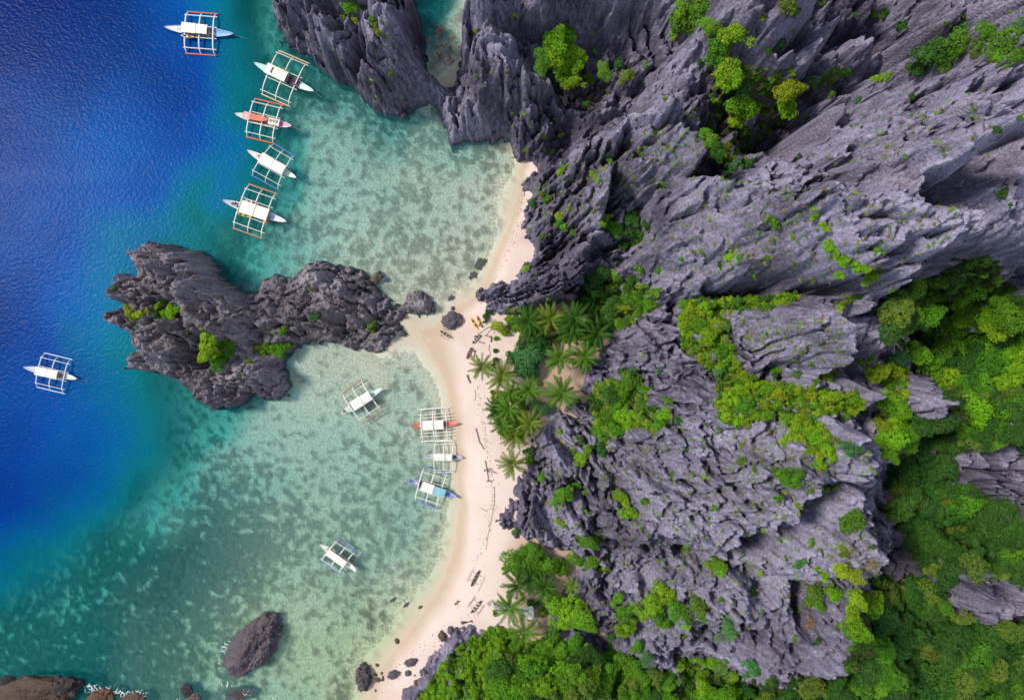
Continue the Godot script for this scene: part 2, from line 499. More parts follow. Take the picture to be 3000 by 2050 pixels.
	feature(p, "2250,470,24 2320,450,36 2420,410,46 2500,380,52 2580,340,58 2700,330,64 2800,340,68", 9.0, 3.0)
	feature(p, "2720,285,58 2600,310,53 2850,310,66 2900,250,64 2980,260,68 3100,240,74 2870,370,72 2900,395,74 2950,350,66 3010,370,64 3200,400,66 2640,400,64 2560,450,60 2740,420,70 2480,470,54 2350,490,44 2500,520,58 2600,490,64 2720,470,70")
	feature(p, "2908,410,75 2900,440,75 2850,480,72 2790,515,69 2740,545,66 2680,575,62", 30.0)
	feature(p, "2950,480,40 3010,520,46 2900,540,38 2850,560,36 2980,600,36 2930,650,30 2900,700,24 3020,700,40 2880,780,18 2960,800,26 3020,860,36 3200,700,60 2900,860,13 3200,900,50 2960,900,20")
	# the great ridge in the middle
	feature(p, "1850,730,17 1850,790,15 1900,740,24 1960,680,32 2000,600,40 2070,520,49 2130,505,54 2200,515,58 2260,545,62 2330,570,65 2400,560,67 2480,575,69 2560,585,70 2650,590,72 2740,595,74 2830,600,75 1960,840,23 2050,800,32 2100,700,44 2200,650,54 2220,780,45 2320,740,56 2400,660,64 2450,780,58 2560,720,67 2560,800,63 2660,690,71 2700,780,67 2780,690,73 1900,840,18 2000,860,26")
	feature(p, "2900,605,77 2945,612,77 2930,640,76 2885,660,75 2880,690,74 2862,730,72 2835,762,70 2760,805,67 2665,850,64 2590,858,61 2520,862,58 2440,858,54 2355,852,49 2270,862,43 2180,872,37 2100,876,31 2045,876,27", 16.0)
	feature(p, "2610,760,60 2680,740,55 2650,770,54 2720,750,60")
	# green gully under it and the ridge below the gully
	feature(p, "2000,905,22 2070,905,26 2140,912,28 2210,905,31 2280,895,35 2350,880,40 2090,950,30 2130,1000,32 2160,1050,33 2200,920,36 2300,905,43 2380,900,49 2430,905,53 2200,1000,36 2300,970,46 2400,960,53 2460,930,57 2260,1060,36 2360,1030,46 2440,1030,53 2330,1085,38 2420,1085,43")
	feature(p, "2480,925,59 2522,942,60 2528,1000,60 2530,1030,60 2488,1092,54 2440,1094,50", 24.0)
	feature(p, "2440,1110,42 2520,1125,47 2560,1140,49 2400,1125,38 2480,1160,40")
	feature(p, "2612,1150,52 2570,1168,49 2540,1175,46", 20.0)
	feature(p, "2650,1080,26 2720,1120,36 2780,1150,44 2700,1190,34 2640,1190,24 2650,1240,26 2700,1225,32")
	feature(p, "2740,1130,40 2815,1165,48 2828,1192,48 2790,1205,44 2740,1226,38", 24.0)
	feature(p, "2060,1010,28 2100,1060,28 2050,1080,24 2120,1130,30 2200,1130,33 2300,1150,36 2380,1180,39 2500,1200,42 2450,1250,42 2560,1220,36 2600,1280,32 2580,1350,32 2540,1190,42")
	# hillside over the grove and the lower ridge
	feature(p, "1720,1060,6 1800,1020,10 1820,960,10 1850,1000,15 1900,900,18 1950,960,22 1960,1040,23 1990,1100,25 1900,1080,19 1830,1080,14 1780,1120,9 1740,1170,7 1800,1200,13 1870,1160,18 1950,1150,22 2030,1150,27 1760,1250,12 1830,1260,17 1900,1230,22 1720,1320,12 1880,910,16 1800,900,9 1780,930,6 1850,870,15")
	feature(p, "1600,1260,6 1650,1230,9 1690,1220,9 1640,1300,9 1600,1350,8 1700,1370,14 1640,1400,11 1800,1330,19 1900,1280,26 1980,1230,31 2050,1190,33 2120,1210,38 2200,1210,40 2270,1230,44 2320,1270,48 2370,1310,52 2420,1340,55 2480,1330,57 2100,1300,39 2200,1330,45 2300,1350,51 2000,1330,33 1900,1370,27 1800,1400,20 2100,1400,40 2200,1420,45 2000,1430,34 1920,1470,28 2050,1500,37 2150,1500,42 1800,1440,17 1850,1480,20 1740,1440,14 1700,1470,11 1650,1470,9 1560,1440,7 1530,1480,6 1520,1540,5 1580,1520,9 1640,1540,11 1600,1580,6 1700,1540,15 1760,1560,18 1840,1560,23 1920,1560,29 1780,1610,15 1700,1600,9")
	feature(p, "2520,1290,58 2562,1285,58 2592,1350,58 2598,1385,58 2585,1432,56 2520,1430,53 2470,1432,52 2420,1440,51 2372,1462,52 2330,1490,50 2285,1532,47 2240,1560,44 2190,1600,42 2130,1615,39 2050,1615,34 1990,1602,30", 15.0)
	# dark ridges of the lower right
	feature(p, "1720,1680,9 1780,1650,14 1850,1620,19 1900,1680,20 1980,1640,24 1830,1700,14 1950,1720,22 2060,1660,27 2150,1650,32 2200,1640,34 2300,1560,39 2260,1640,38 2350,1650,43 2380,1530,42 2450,1480,44 2520,1460,46 2420,1570,45 2500,1570,49 2460,1640,48 2420,1690,46 2180,1700,33 2270,1720,38 2550,1640,48")
	feature(p, "2560,1500,49 2570,1540,50 2562,1580,50 2608,1630,51 2612,1660,51 2585,1710,47 2540,1700,45 2460,1700,45 2390,1722,42 2350,1740,40 2330,1780,37", 15.0)
	feature(p, "1720,1720,8 1700,1800,8 1760,1780,11 1830,1760,14 1900,1770,17 1960,1740,20 2050,1740,24 2100,1780,26 2200,1770,29 2050,1850,22 1950,1850,17 1860,1860,13 1780,1860,10 1700,1870,7 2150,1860,26 2250,1830,31 2330,1800,34 2400,1800,37 2470,1800,38 2450,1860,38 2360,1880,36 2280,1890,33 2120,1910,22 2020,1920,16 1950,1930,13 2180,1960,25 2240,1950,29")
	feature(p, "2540,1890,44 2550,1920,43 2520,1960,44 2490,1940,42 2440,1982,40 2390,1960,36 2350,1950,34 2262,1990,31 2222,2012,28 2190,2010,25 2150,1990,22", 14.0)
	# forest floor on the right and at the bottom
	feature(p, "2560,1890,14 2640,900,12 2720,900,13 2800,850,14 2750,980,14 2850,960,15 2960,1000,18 2700,1040,15 2860,1080,16 3010,1080,20 2900,1200,17 3020,1250,20 2700,1290,15 2780,1280,18 2680,1400,14 2660,1500,12 2640,1600,11 2720,1640,12 2800,1600,14 2920,1560,18 2650,1760,10 2720,1760,11 2800,1880,9 2900,1850,10 3020,1900,10 2650,1900,9 2500,2020,8 2700,2020,7 2900,2020,8 2300,2040,7 2100,2030,7 2000,1990,8 1900,1960,9 1900,2040,6 3200,1400,40 3200,1900,14 2600,2200,6 3200,2250,8 2000,2250,4")
	feature(p, "2780,1330,24 2800,1380,20 2880,1300,32 2900,1380,28 2960,1270,40 3010,1300,44 3010,1420,32 2900,1430,22 2980,1480,26 2850,1420,18")
	feature(p, "2740,1690,18 2800,1690,24 2880,1700,32 2960,1700,38 3010,1720,40 2800,1740,22 2860,1760,28")
	feature(p, "2990,1780,40 2960,1795,36 2900,1800,32 2870,1795,28", 14.0)
	feature(p, "1320,1900,4 1380,1870,4 1300,1960,5 1250,2010,4 1400,1950,8 1460,1890,5 1380,2040,9 1250,2150,5 1500,1960,9 1560,1920,7 1480,2050,12 1600,2040,13 1650,1950,11 1700,1900,10 1750,1960,12 1720,2050,13 1820,2040,10 1820,1930,10 1500,2250,12 1800,2250,8")
	for x in [-40.0, 0.0, 40.0, 80.0, 120.0, 156.0]:
		p.append(Vector3(x, 34.0, -114.0))
		p.append(Vector3(x + 20.0, 10.0, 116.0))
	for z in [-80.0, -40.0, 0.0, 40.0, 80.0]:
		p.append(Vector3(158.0, 40.0 if z < 20.0 else 22.0, z))
	f.stretch(p)
	f.blur(1)
	return f


func shape_islet() -> Field:
	var f := Field.new(-112.0, -34.0, -14.0, 22.0, 0.5, -6.0)
	var p := PackedVector3Array()
	foot_ring(p, "393,708,7 430,712,8 470,708,8 500,728,7 570,728,5 610,762,3 635,792,1 640,812,.5 665,832,.5 700,852,.5 740,862,.5 765,822,.5 800,802,1 815,812,1 855,822,.5 890,782,1.5 910,770,2 950,770,3 1000,780,2 1060,800,1 1090,830,.6 1125,865,.6 1160,900,.6 1185,890,.6 1192,862,.6 1225,855,.6 1262,880,.6 1268,910,.6 1235,934,.6 1195,930,.5 1172,940,.5 1172,960,.5 1212,968,.5 1200,992,.5 1165,985,.5 1130,1012,.5 1110,1034,.5 1080,1032,.5 1040,1018,.6 990,1002,.8 940,1002,1 890,998,1.5 842,1030,.6 820,1070,.5 832,1110,.6 842,1132,.8 830,1166,1 780,1166,1 720,1150,1 700,1172,2 660,1190,2.5 620,1196,3 570,1166,4 550,1140,4 510,1112,5 440,1086,6 380,1076,6 374,1038,6 402,1012,5 384,992,4 408,985,3 360,965,4 300,928,4 298,915,4 340,895,5 320,850,6 322,805,6 380,800,6 380,745,7", 1.2, -5.0, true)
	feature(p, "410,740,13 470,735,14 540,750,13 600,790,8 400,790,12 470,790,15 560,800,14 630,840,9 350,820,9 400,840,11 480,850,16 560,850,15 640,870,11 700,890,8 340,870,8 420,870,12 360,925,7 420,915,6 490,915,6 560,900,12 540,930,8 600,900,13 660,920,11 730,900,6 780,880,5 400,960,10 460,960,11 540,970,11 620,960,12 700,960,9 780,950,8 840,930,6 860,880,5 420,1000,9 500,990,8 560,1010,5.5 560,1050,5 620,1020,5 660,1040,5 720,1000,5 790,1020,4 800,980,7 430,1050,12 500,1060,12 570,1090,11 640,1080,10 640,1130,9 720,1090,11 780,1080,10 810,1110,5 760,1130,6 690,1130,7 600,1160,8")
	feature(p, "930,800,8 980,810,9 940,850,10 1000,860,10 1040,850,6 900,850,6 950,910,8 1020,900,9 1070,890,6 900,930,6 960,960,6 1040,960,6 1080,960,5 1110,910,5 1130,940,4 1140,980,3 1085,1005,3 1020,990,4 1220,885,4 1200,905,3 1240,905,4 870,960,6 1150,912,4 1130,892,5 1160,896,4.5 1178,905,4.5 1190,900,4.5 1145,935,3.5 1185,978,2.5 1160,975,2.5")
	f.stretch(p)
	f.blur(1)
	return f


# ---------------------------------------------------------------- sea
func water_look(d: float) -> Color:
	var stops := [0.0, 0.6, 1.6, 3.5, 6.0, 10.0, 15.0, 22.0, 40.0]
	var cols := [Color(0.38, 0.56, 0.52, 0.0), Color(0.22, 0.50, 0.48, 0.08), Color(0.08, 0.36, 0.40, 0.15), Color(0.006, 0.165, 0.195, 0.24), Color(0.0, 0.138, 0.158, 0.38), Color(0.0, 0.160, 0.215, 0.66), Color(0.0, 0.104, 0.255, 0.90), Color(0.0, 0.053, 0.265, 0.98), Color(0.0, 0.026, 0.155, 1.0)]
	for i in 8:
		if d <= stops[i + 1]:
			return cols[i].lerp(cols[i + 1], (d - stops[i]) / (stops[i + 1] - stops[i]))
	return cols[8]


func build_ground() -> void:
	var sand := PackedInt32Array()
	var bed := PackedInt32Array()
	var v := PackedVector3Array()
	var n := PackedVector3Array()
	var c := PackedColorArray()
	var patch := noise(11, 0.030, 4)
	var clump := noise(12, 0.25, 4, FastNoiseLite.FRACTAL_FBM, 0.65)
	var fine := noise(13, 0.5, 3, FastNoiseLite.FRACTAL_FBM, 0.65)
	var g := ground
	for nn in [clump, fine, patch]:
		nn.noise_type = FastNoiseLite.TYPE_PERLIN
		nn.domain_warp_enabled = true
		nn.domain_warp_amplitude = 0.9 / nn.frequency
		nn.domain_warp_frequency = nn.frequency * 0.6
		nn.domain_warp_fractal_octaves = 2
	var reef := PackedFloat32Array()
	reef.resize(g.d.size())
	for j in g.nz:
		for i in g.nx:
			var o := j * g.nx + i
			var x := g.x0 + i * g.cell
			var z := g.z0 + j * g.cell
			var h := g.d[o]
			var share := coral.at(x, z)
			var t := clump.get_noise_2d(x, z) * 1.1 + patch.get_noise_2d(x, z) * 0.8 + fine.get_noise_2d(x, z) * 1.25
			var r := clampf((share * 0.98 - 0.46 + t * 0.78) * 2.2 + 0.5, 0.0, 1.0) * clampf(-h * 2.0, 0.0, 1.0) if h < 0.0 else 0.0
			reef[o] = r
			g.d[o] = h + r * 0.35 * clampf(-h, 0.0, 1.0) + fine.get_noise_2d(x * 0.5, z * 0.5) * 0.06
	for j in g.nz:
		for i in g.nx:
			var o := j * g.nx + i
			var x := g.x0 + i * g.cell
			var z := g.z0 + j * g.cell
			var h := g.d[o]
			v.append(Vector3(x, h, z))
			var l := g.d[o - 1] if i > 0 else h
			var r := g.d[o + 1] if i < g.nx - 1 else h
			var u := g.d[o - g.nx] if j > 0 else h
			var w := g.d[o + g.nx] if j < g.nz - 1 else h
			n.append(Vector3(l - r, 2.0 * g.cell, u - w).normalized())
			var k: Color
			if h < 0.0:
				var green := clampf(patch.get_noise_2d(x * 1.6 + 90.0, z * 1.6) + 0.5, 0.0, 1.0)
				k = Color(0.58, 0.585, 0.49).lerp(Color(0.48, 0.505, 0.40), green * 0.6)
				var mix := clampf(0.5 + fine.get_noise_2d(x * 1.5 + 60.0, z * 1.5) * 1.4, 0.0, 1.0)
				k = k.lerp(Color(0.024, 0.034, 0.024).lerp(Color(0.17, 0.155, 0.115), mix * (0.45 + 0.5 * green)), reef[o] * lerpf(0.58, 0.94, clampf(coral.at(x, z) * 1.6 - 0.5, 0.0, 1.0)))
				var algae := clampf((z - 22.0) / 50.0, 0.0, 1.0) * (0.35 + green * 0.6) * clampf(1.0 - (-h - 1.8) / 2.5, 0.0, 1.0)         # the lower bay is greener with weed
				k = k.lerp(Color(k.r * 0.62, k.g * 0.80, k.b * 0.52), algae)
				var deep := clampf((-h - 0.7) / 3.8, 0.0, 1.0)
				k = Color(k.r * (1.0 - 0.80 * deep), k.g * (1.0 - 0.05 * deep), k.b * (1.0 + 0.06 * deep))  # water absorption painted into the bed colour: red fades with depth
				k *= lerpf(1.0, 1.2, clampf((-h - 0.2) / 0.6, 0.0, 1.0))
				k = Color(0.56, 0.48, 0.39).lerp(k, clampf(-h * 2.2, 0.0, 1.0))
			else:
				var dry := clampf((h - 0.25 + patch.get_noise_2d(x * 2.0, z * 2.0) * 0.3) / 0.55, 0.0, 1.0)
				k = Color(0.53, 0.43, 0.34).lerp(Color(0.72, 0.60, 0.565), dry)
				k = k.lerp(Color(0.60, 0.475, 0.43), clampf(patch.get_noise_2d(x * 2.5 + 40.0, z * 2.5) * 1.6 * dry, 0.0, 0.7))
				k = k.lerp(Color(0.42, 0.29, 0.20), clampf((h - 2.15) / 0.7, 0.0, 0.75))
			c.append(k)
	for j in g.nz - 1:
		for i in g.nx - 1:
			var o := j * g.nx + i
			var x := g.x0 + i * g.cell
			var z := g.z0 + j * g.cell
			var top := maxf(maxf(g.d[o], g.d[o + 1]), maxf(g.d[o + g.nx], g.d[o + g.nx + 1]))
			var q := [o, o + 1, o + g.nx + 1, o, o + g.nx + 1, o + g.nx]
			if top > -0.45:
				sand.append_array(q)
			else:
				bed.append_array(q)
	var m := StandardMaterial3D.new()
	m.vertex_color_use_as_albedo = true
	m.roughness = 0.95
	m.metallic_specular = 0.2
	m.uv1_triplanar = true
	m.uv1_world_triplanar = true
	m.uv1_scale = Vector3(0.043, 0.043, 0.043)
	m.albedo_texture = noise_tex(noise(14, 0.03, 6, FastNoiseLite.FRACTAL_FBM, 0.72), 1024, Color(0.56, 0.58, 0.57), Color(1, 1, 1))
	m.heightmap_enabled = true
	m.heightmap_texture = noise_tex(noise(15, 0.04, 4), 512, Color.BLACK, Color.WHITE)
	m.heightmap_scale = 10.0
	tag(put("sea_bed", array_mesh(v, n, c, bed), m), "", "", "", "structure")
	var ms := m.duplicate()
	ms.uv1_scale = Vector3(0.11, 0.11, 0.11)
	ms.heightmap_scale = 5.0
	ms.albedo_texture = noise_tex(noise(16, 0.05, 5, FastNoiseLite.FRACTAL_FBM, 0.7), 512, Color(0.90, 0.89, 0.88), Color(1, 1, 1))
	tag(put("beach", array_mesh(v, n, c, sand), ms), "", "", "", "structure")


func build_water() -> void:
	var v := PackedVector3Array()
	var n := PackedVector3Array()
	var c := PackedColorArray()
	var idx := PackedInt32Array()
	var xs := []
	var zs := []
	var a := -142.0
	while a < 134.0:
		xs.append(a); a += 1.2
	a = -100.0
	while a < 100.0:
		zs.append(a); a += 1.2
	for e in [-700.0, -400.0, -250.0, -180.0]:
		xs.insert([-700.0, -400.0, -250.0, -180.0].find(e), e)
		zs.insert([-700.0, -400.0, -250.0, -180.0].find(e), e)
	zs.append_array([140.0, 250.0, 700.0])
	var murk := noise(21, 0.018, 3)
	for z in zs:
		for x in xs:
			var h := ground.at(x, z) if ground.inside(x, z) else minf(ground.at(x, z), -40.0)       # open sea beyond the cove
			v.append(Vector3(x, 0.0, z))
			n.append(Vector3.UP)
			var wl := water_look(maxf(0.0, -h * (1.0 + murk.get_noise_2d(x, z) * 0.45)))
			var sh := 1.0 + murk.get_noise_2d(x * 0.7 + 500.0, z * 0.7) * 0.35 * clampf((-h - 6.0) / 10.0, 0.0, 1.0)
			c.append(Color(wl.r * sh, wl.g * sh * sh, wl.b * sh, wl.a))
	var w := xs.size()
	for j in zs.size() - 1:
		for i in w - 1:
			var o := j * w + i
			var low := minf(minf(ground.at(xs[i], zs[j]), ground.at(xs[i + 1], zs[j])), minf(ground.at(xs[i], zs[j + 1]), ground.at(xs[i + 1], zs[j + 1])))
			if low < 0.12:
				idx.append_array([o, o + 1, o + w + 1, o, o + w + 1, o + w])
	var m := StandardMaterial3D.new()
	m.transparency = BaseMaterial3D.TRANSPARENCY_ALPHA
	m.vertex_color_use_as_albedo = true
	m.roughness = 0.28
	m.metallic_specular = 0.10
	m.uv1_triplanar = true
	m.uv1_world_triplanar = true
	m.uv1_scale = Vector3(0.0085, 0.0085, 0.0105)
	m.heightmap_enabled = true
	m.heightmap_texture = noise_tex(noise(22, 0.055, 5, FastNoiseLite.FRACTAL_RIDGED, 0.6), 1024, Color.BLACK, Color.WHITE)
	m.heightmap_scale = 8.0
	tag(put("sea_water", array_mesh(v, n, c, idx), m), "", "", "", "structure")


# ---------------------------------------------------------------- plants
var crowns := {}
var clump_mesh: ArrayMesh
var stem_mesh: ArrayMesh
var spots := []               # where plants stand: [x, z, radius]


func leaf(v: PackedVector3Array, c: PackedColorArray, idx: PackedInt32Array, p: Vector3, nrm: Vector3, size: float, col: Color) -> void:
	var t := nrm.cross(Vector3(rng.randf() - 0.5, rng.randf() - 0.5, rng.randf() - 0.5)).normalized() * size
	var s := nrm.cross(t) * (0.42 + rng.randf() * 0.2)
	var o := v.size()
	v.append(p - t)
	v.append(p + s - nrm * size * 0.12)
	v.append(p + t - nrm * size * 0.3)
	v.append(p - s - nrm * size * 0.12)
	for k in 4:
		c.append(col)
	idx.append_array([o, o + 1, o + 2, o, o + 2, o + 3])


func crown_mesh(lobes: int, leaves: int, size: float, flat: float, spread := 0.62) -> ArrayMesh:
	var v := PackedVector3Array()
	var c := PackedColorArray()
	var idx := PackedInt32Array()
	var at := [Vector3(0, 0.1, 0)]
	var rad := [0.36]
	var tone := [1.0]
	var ph := rng.randf() * TAU
	for k in lobes:
		var a := rng.randf() * TAU
		var up := rng.randf_range(-0.25, 1.0)
		var out := sqrt(maxf(0.0, 1.0 - up * up * 0.9)) * spread * (0.75 + 0.32 * sin(a * 2.0 + ph) + 0.2 * sin(a * 3.0 + ph * 2.3)) * rng.randf_range(0.6, 1.2)
		at.append(Vector3(cos(a) * out, up * 0.6 * flat, sin(a) * out))
		rad.append(rng.randf_range(0.13, 0.30))
		tone.append(rng.randf_range(0.6, 1.3))
	var made := 0
	while made < leaves:
		var k := rng.randi() % at.size()
		var d := Vector3(rng.randfn(), rng.randfn() + 0.35, rng.randfn()).normalized()
		var p: Vector3 = at[k] + d * float(rad[k]) * rng.randf_range(0.72, 1.12)
		made += 1
		var buried := false
		for l in at.size():
			if l != k and p.distance_squared_to(at[l]) < pow(float(rad[l]) * 0.72, 2.0):
				buried = true
				break
		if buried:
			continue
		var n := (d + Vector3(rng.randfn(), rng.randfn() + 1.1, rng.randfn()) * 0.5).normalized()
		var b := float(tone[k]) * rng.randf_range(0.5, 1.5)
		leaf(v, c, idx, p, n, size * rng.randf_range(0.7, 1.3), Color(b * rng.randf_range(0.85, 1.2), b, b * rng.randf_range(0.7, 1.2)))
	return array_mesh(v, PackedVector3Array(), c, idx)


func make_plant_shapes() -> void:
	crowns["shrub"] = []
	crowns["tree"] = []
	crowns["thin"] = []
	for k in 6:
		crowns["shrub"].append(crown_mesh(15 + k, 1300, 0.085, 0.8))
	for k in 7:
		crowns["tree"].append(crown_mesh(34 + 2 * k, 5200, 0.055, 0.85))
	for k in 3:
		crowns["thin"].append(crown_mesh(16, 900, 0.062, 0.8, 0.72))
	var st := st_new()
	tube(st, [Vector3(0, -0.5, 0), Vector3(0.03, 0.3, 0.02), Vector3(0.0, 0.8, 0.04), Vector3(0.05, 1.15, 0.0)], [0.12, 0.085, 0.06, 0.025], 6)
	for k in 5:
		var a := TAU * k / 5.0 + 0.4
		var b := Vector3(0.01, 0.45 + 0.09 * k, 0.02)
		tube(st, [b, b + Vector3(cos(a) * 0.22, 0.2, sin(a) * 0.22), b + Vector3(cos(a) * 0.5, 0.36, sin(a) * 0.5)], [0.05, 0.035, 0.012], 5)
	stem_mesh = done(st)
	var v := PackedVector3Array()
	var c := PackedColorArray()
	var idx := PackedInt32Array()
	for k in 70:
		var d := Vector3(rng.randfn(), absf(rng.randfn()) * 0.7, rng.randfn()).normalized()
		var b := rng.randf_range(0.6, 1.3)
		leaf(v, c, idx, d * rng.randf_range(0.3, 1.0) * Vector3(1, 0.7, 1), (d + Vector3(0, 0.6, 0)).normalized(), rng.randf_range(0.12, 0.22), Color(b, b, b * rng.randf_range(0.7, 1.1)))
	clump_mesh = array_mesh(v, PackedVector3Array(), c, idx)


func lifted(qx: float, qy: float, lift: float) -> Vector3:   # the foot of a thing whose middle, lift metres up, is seen at that place
	return seen_at(qx, qy, lift)


func plant(qx: float, qy: float, r_px: float, tint: String, called := "", tall := 0.0) -> Dictionary:
	var near := seen_at(qx, qy, tall)
	r_px *= 1.1
	var r := r_px * SPAN * (EYE - near.y)
	var kind := "thin" if tint == "T" else ("tree" if r > 2.1 else "shrub")
	var lift := r * (0.75 if kind == "tree" else 0.4) + (tall if kind == "tree" else tall * 0.5)
	var foot := lifted(qx, qy, lift)
	r = r_px * SPAN * (EYE - foot.y - lift)
	return {"q": Vector2(qx, qy), "foot": foot, "r": r, "lift": lift, "tint": tint, "kind": kind, "px": r_px, "called": called}


func grow(p: Dictionary, label: String, group: String) -> void:
	var r: float = p.r
	var word := "tree" if p.kind == "tree" else "shrub"
	var o := thing(p.called if p.called else ("broadleaf_tree" if word == "tree" else "cliff_shrub"), label, word, p.foot, rng.randf() * TAU, group)
	var shapes: Array = crowns[p.kind]
	var c: Color = PAL[p.tint][0]
	var drift: float = [0.84, 0.94, 1.0, 1.1][rng.randi() % 4]
	var hue: float = [0.85, 1.0, 1.12][rng.randi() % 3]
	var m := leaf_mat(Color(c.r * drift * hue, c.g * drift, c.b))
	var cr := put("crown", shapes[rng.randi() % shapes.size()], m, o)
	cr.position = Vector3(0, p.lift, 0)
	cr.scale = Vector3(r * rng.randf_range(0.95, 1.4), r * rng.randf_range(0.85, 1.15), r * rng.randf_range(0.95, 1.3))
	if p.px > 13.0:
		var s := put("trunk" if word == "tree" else "stem", stem_mesh, paint(Color(0.16, 0.13, 0.10), 0.9), o)
		s.scale = Vector3(r * 0.9, p.lift + r * 0.25, r * 0.9)
	spots.append([p.foot.x, p.foot.z, r])


const ORD := ["first", "second", "third", "fourth", "fifth", "sixth", "seventh", "eighth", "ninth", "tenth", "eleventh", "twelfth", "thirteenth", "fourteenth", "fifteenth", "sixteenth", "seventeenth", "eighteenth", "nineteenth", "twentieth"]


func size_word(px: float) -> String:
	return "tiny" if px < 11.0 else ("small" if px < 19.0 else ("" if px < 34.0 else ("broad" if px < 48.0 else "large")))


# One bed of plants that share a place; each label ends in what sets the plant apart there.
func plant_bed(place: String, list: String, tall := 0.0) -> void:
	var beds := {}
	for s in list.split(" ", false):
		var w := s.split(",")
		var p := plant(float(w[0]), float(w[1]), float(w[2]), w[3], "", tall)
		var said := ("%s %s %s" % [size_word(p.px), PAL[p.tint][1], "tree" if p.kind == "tree" else "shrub"]).strip_edges()
		if not beds.has(said):
			beds[said] = []
		beds[said].append(p)
	for said in beds:
		var row: Array = beds[said]
		row.sort_custom(func(a, b): return a.q.x < b.q.x)
		for k in row.size():
			var label: String = "%s %s" % [said, place]
			if row.size() > 1:
				label += ", " + ("leftmost" if k == 0 else ("rightmost" if k == row.size() - 1 else ("%s from left" % ORD[k])))
			grow(row[k], label, "shrubs and trees " + place)


func in_poly(s: String) -> PackedVector2Array:
	var out := PackedVector2Array()
	for q in nums(s):
		out.append(Vector2(q[0], q[1]))
	return out


func scatter(poly: String, count: int, spacing: float, done_at: Callable) -> void:
	var pg := in_poly(poly)
	var box_ := Rect2(pg[0], Vector2.ZERO)
	for p in pg:
		box_ = box_.expand(p)
	var made := 0
	var tries := 0
	var own := []
	while made < count and tries < count * 14:
		tries += 1
		var q := Vector2(rng.randf_range(box_.position.x, box_.end.x), rng.randf_range(box_.position.y, box_.end.y))
		if not Geometry2D.is_point_in_polygon(q, pg):
			continue
		if spacing > 0.0:
			var close := false
			for w in own:
				if w.distance_squared_to(q) < spacing * spacing:
					close = true
					break
			if close:
				continue
			own.append(q)
		done_at.call(q)
		made += 1


func forest(poly: String, count: int, spacing: float, lo: float, hi: float, tints: String, place: String) -> void:
	var box_ := Rect2(in_poly(poly)[0], Vector2.ZERO)
	for q in in_poly(poly):
		box_ = box_.expand(q)
	var beds := {}
	scatter(poly, count, spacing, func(q: Vector2):
		var t := tints[rng.randi() % tints.length()]
		var p := plant(q.x, q.y, rng.randf_range(lo, hi), t, "forest_tree")
		if p.kind == "shrub":
			p.called = "forest_shrub"
		var up: String = ["upper", "middle", "lower"][clampi(int((q.y - box_.position.y) / box_.size.y * 3.0), 0, 2)]
		var along: String = ["left", "centre", "right"][clampi(int((q.x - box_.position.x) / box_.size.x * 3.0), 0, 2)]
		var said: String = "%s%s %s in the %s %s of the %s" % ["broad " if p.px > (lo * 0.4 + hi * 0.6) else "", PAL[t][1], "tree" if p.kind == "tree" else "bush", up, along, place]
		if not beds.has(said):
			beds[said] = []
		beds[said].append(p))
	for said in beds:
		var row: Array = beds[said]
		row.sort_custom(func(m, n): return m.q.x < n.q.x)
		for k in row.size():
			grow(row[k], said + ("" if row.size() == 1 else (", leftmost" if k == 0 else (", rightmost" if k == row.size() - 1 else ", %s from left" % ORD[k]))), "trees of the " + place)


func undergrowth(called: String, label: String, polys: Array, size: Vector2, tints: Array, shape: Mesh, steep := 9.0) -> void:
	var places := []
	var cols := PackedColorArray()
	for e in polys:
		scatter(e[0], e[1], 0.0, func(q: Vector2):
			var p := hit(q.x, q.y)
			if absf(surface(p.x + 0.5, p.z) - surface(p.x - 0.5, p.z)) > steep or p.y < 1.2:
				return
			var s := rng.randf_range(size.x, size.y)
			places.append(Transform3D(Basis(Vector3.UP, rng.randf() * TAU).scaled(Vector3(s, s * rng.randf_range(0.7, 1.2), s)), p))
			var c: Color = tints[rng.randi() % tints.size()]
			cols.append(c * rng.randf_range(0.8, 1.2)))
	var mm := MultiMesh.new()
	mm.transform_format = MultiMesh.TRANSFORM_3D
	mm.use_colors = true
	mm.mesh = shape
	mm.instance_count = places.size()
	for k in places.size():
		mm.set_instance_transform(k, places[k])
		mm.set_instance_color(k, cols[k])
	var o := MultiMeshInstance3D.new()
	o.multimesh = mm
	o.material_override = leaf_mat(Color(1, 1, 1))
	o.name = numbered(called)
	add_child(o)
	tag(o, label, "undergrowth", "", "stuff")


func branching(st: SurfaceTool, p: Vector3, d: Vector3, len: float, r: float, depth: int) -> void:
	var mid := p + d * len * 0.5 + Vector3(rng.randfn(), rng.randfn(), rng.randfn()) * len * 0.06
	var e := p + d * len
	tube(st, [p, mid, e], [r, r * 0.8, r * 0.55], 5)
	if depth == 0:
		return
	for k in 3:
		var nd := (d + Vector3(rng.randfn(), rng.randfn() * 0.5, rng.randfn()) * 0.62).normalized()
		branching(st, e if k < 2 else mid, nd, len * rng.randf_range(0.6, 0.85), r * 0.55, depth - 1)


func bare_tree(qx: float, qy: float, r_px: float, c: Color, label: String, called := "bare_tree") -> void:
	var p := lifted(qx, qy, 1.0)
	var r := r_px * SPAN * (EYE - p.y - 1.0)
	var o := thing(called, label, "bare tree" if called == "bare_tree" else "dry brush", p)
	for k in 7:
		var st := st_new()
		var a := TAU * k / 7.0 + rng.randf() * 0.6
		branching(st, Vector3(0, 0.2, 0), Vector3(cos(a), rng.randf_range(0.35, 0.9), sin(a)).normalized(), r * 0.42, r * 0.028, 3)
		put("limb", done(st), paint(c, 0.85), o)


# ---------------------------------------------------------------- palms
var fronds := []
var palm_trunk: ArrayMesh
var coconut_mesh: Mesh


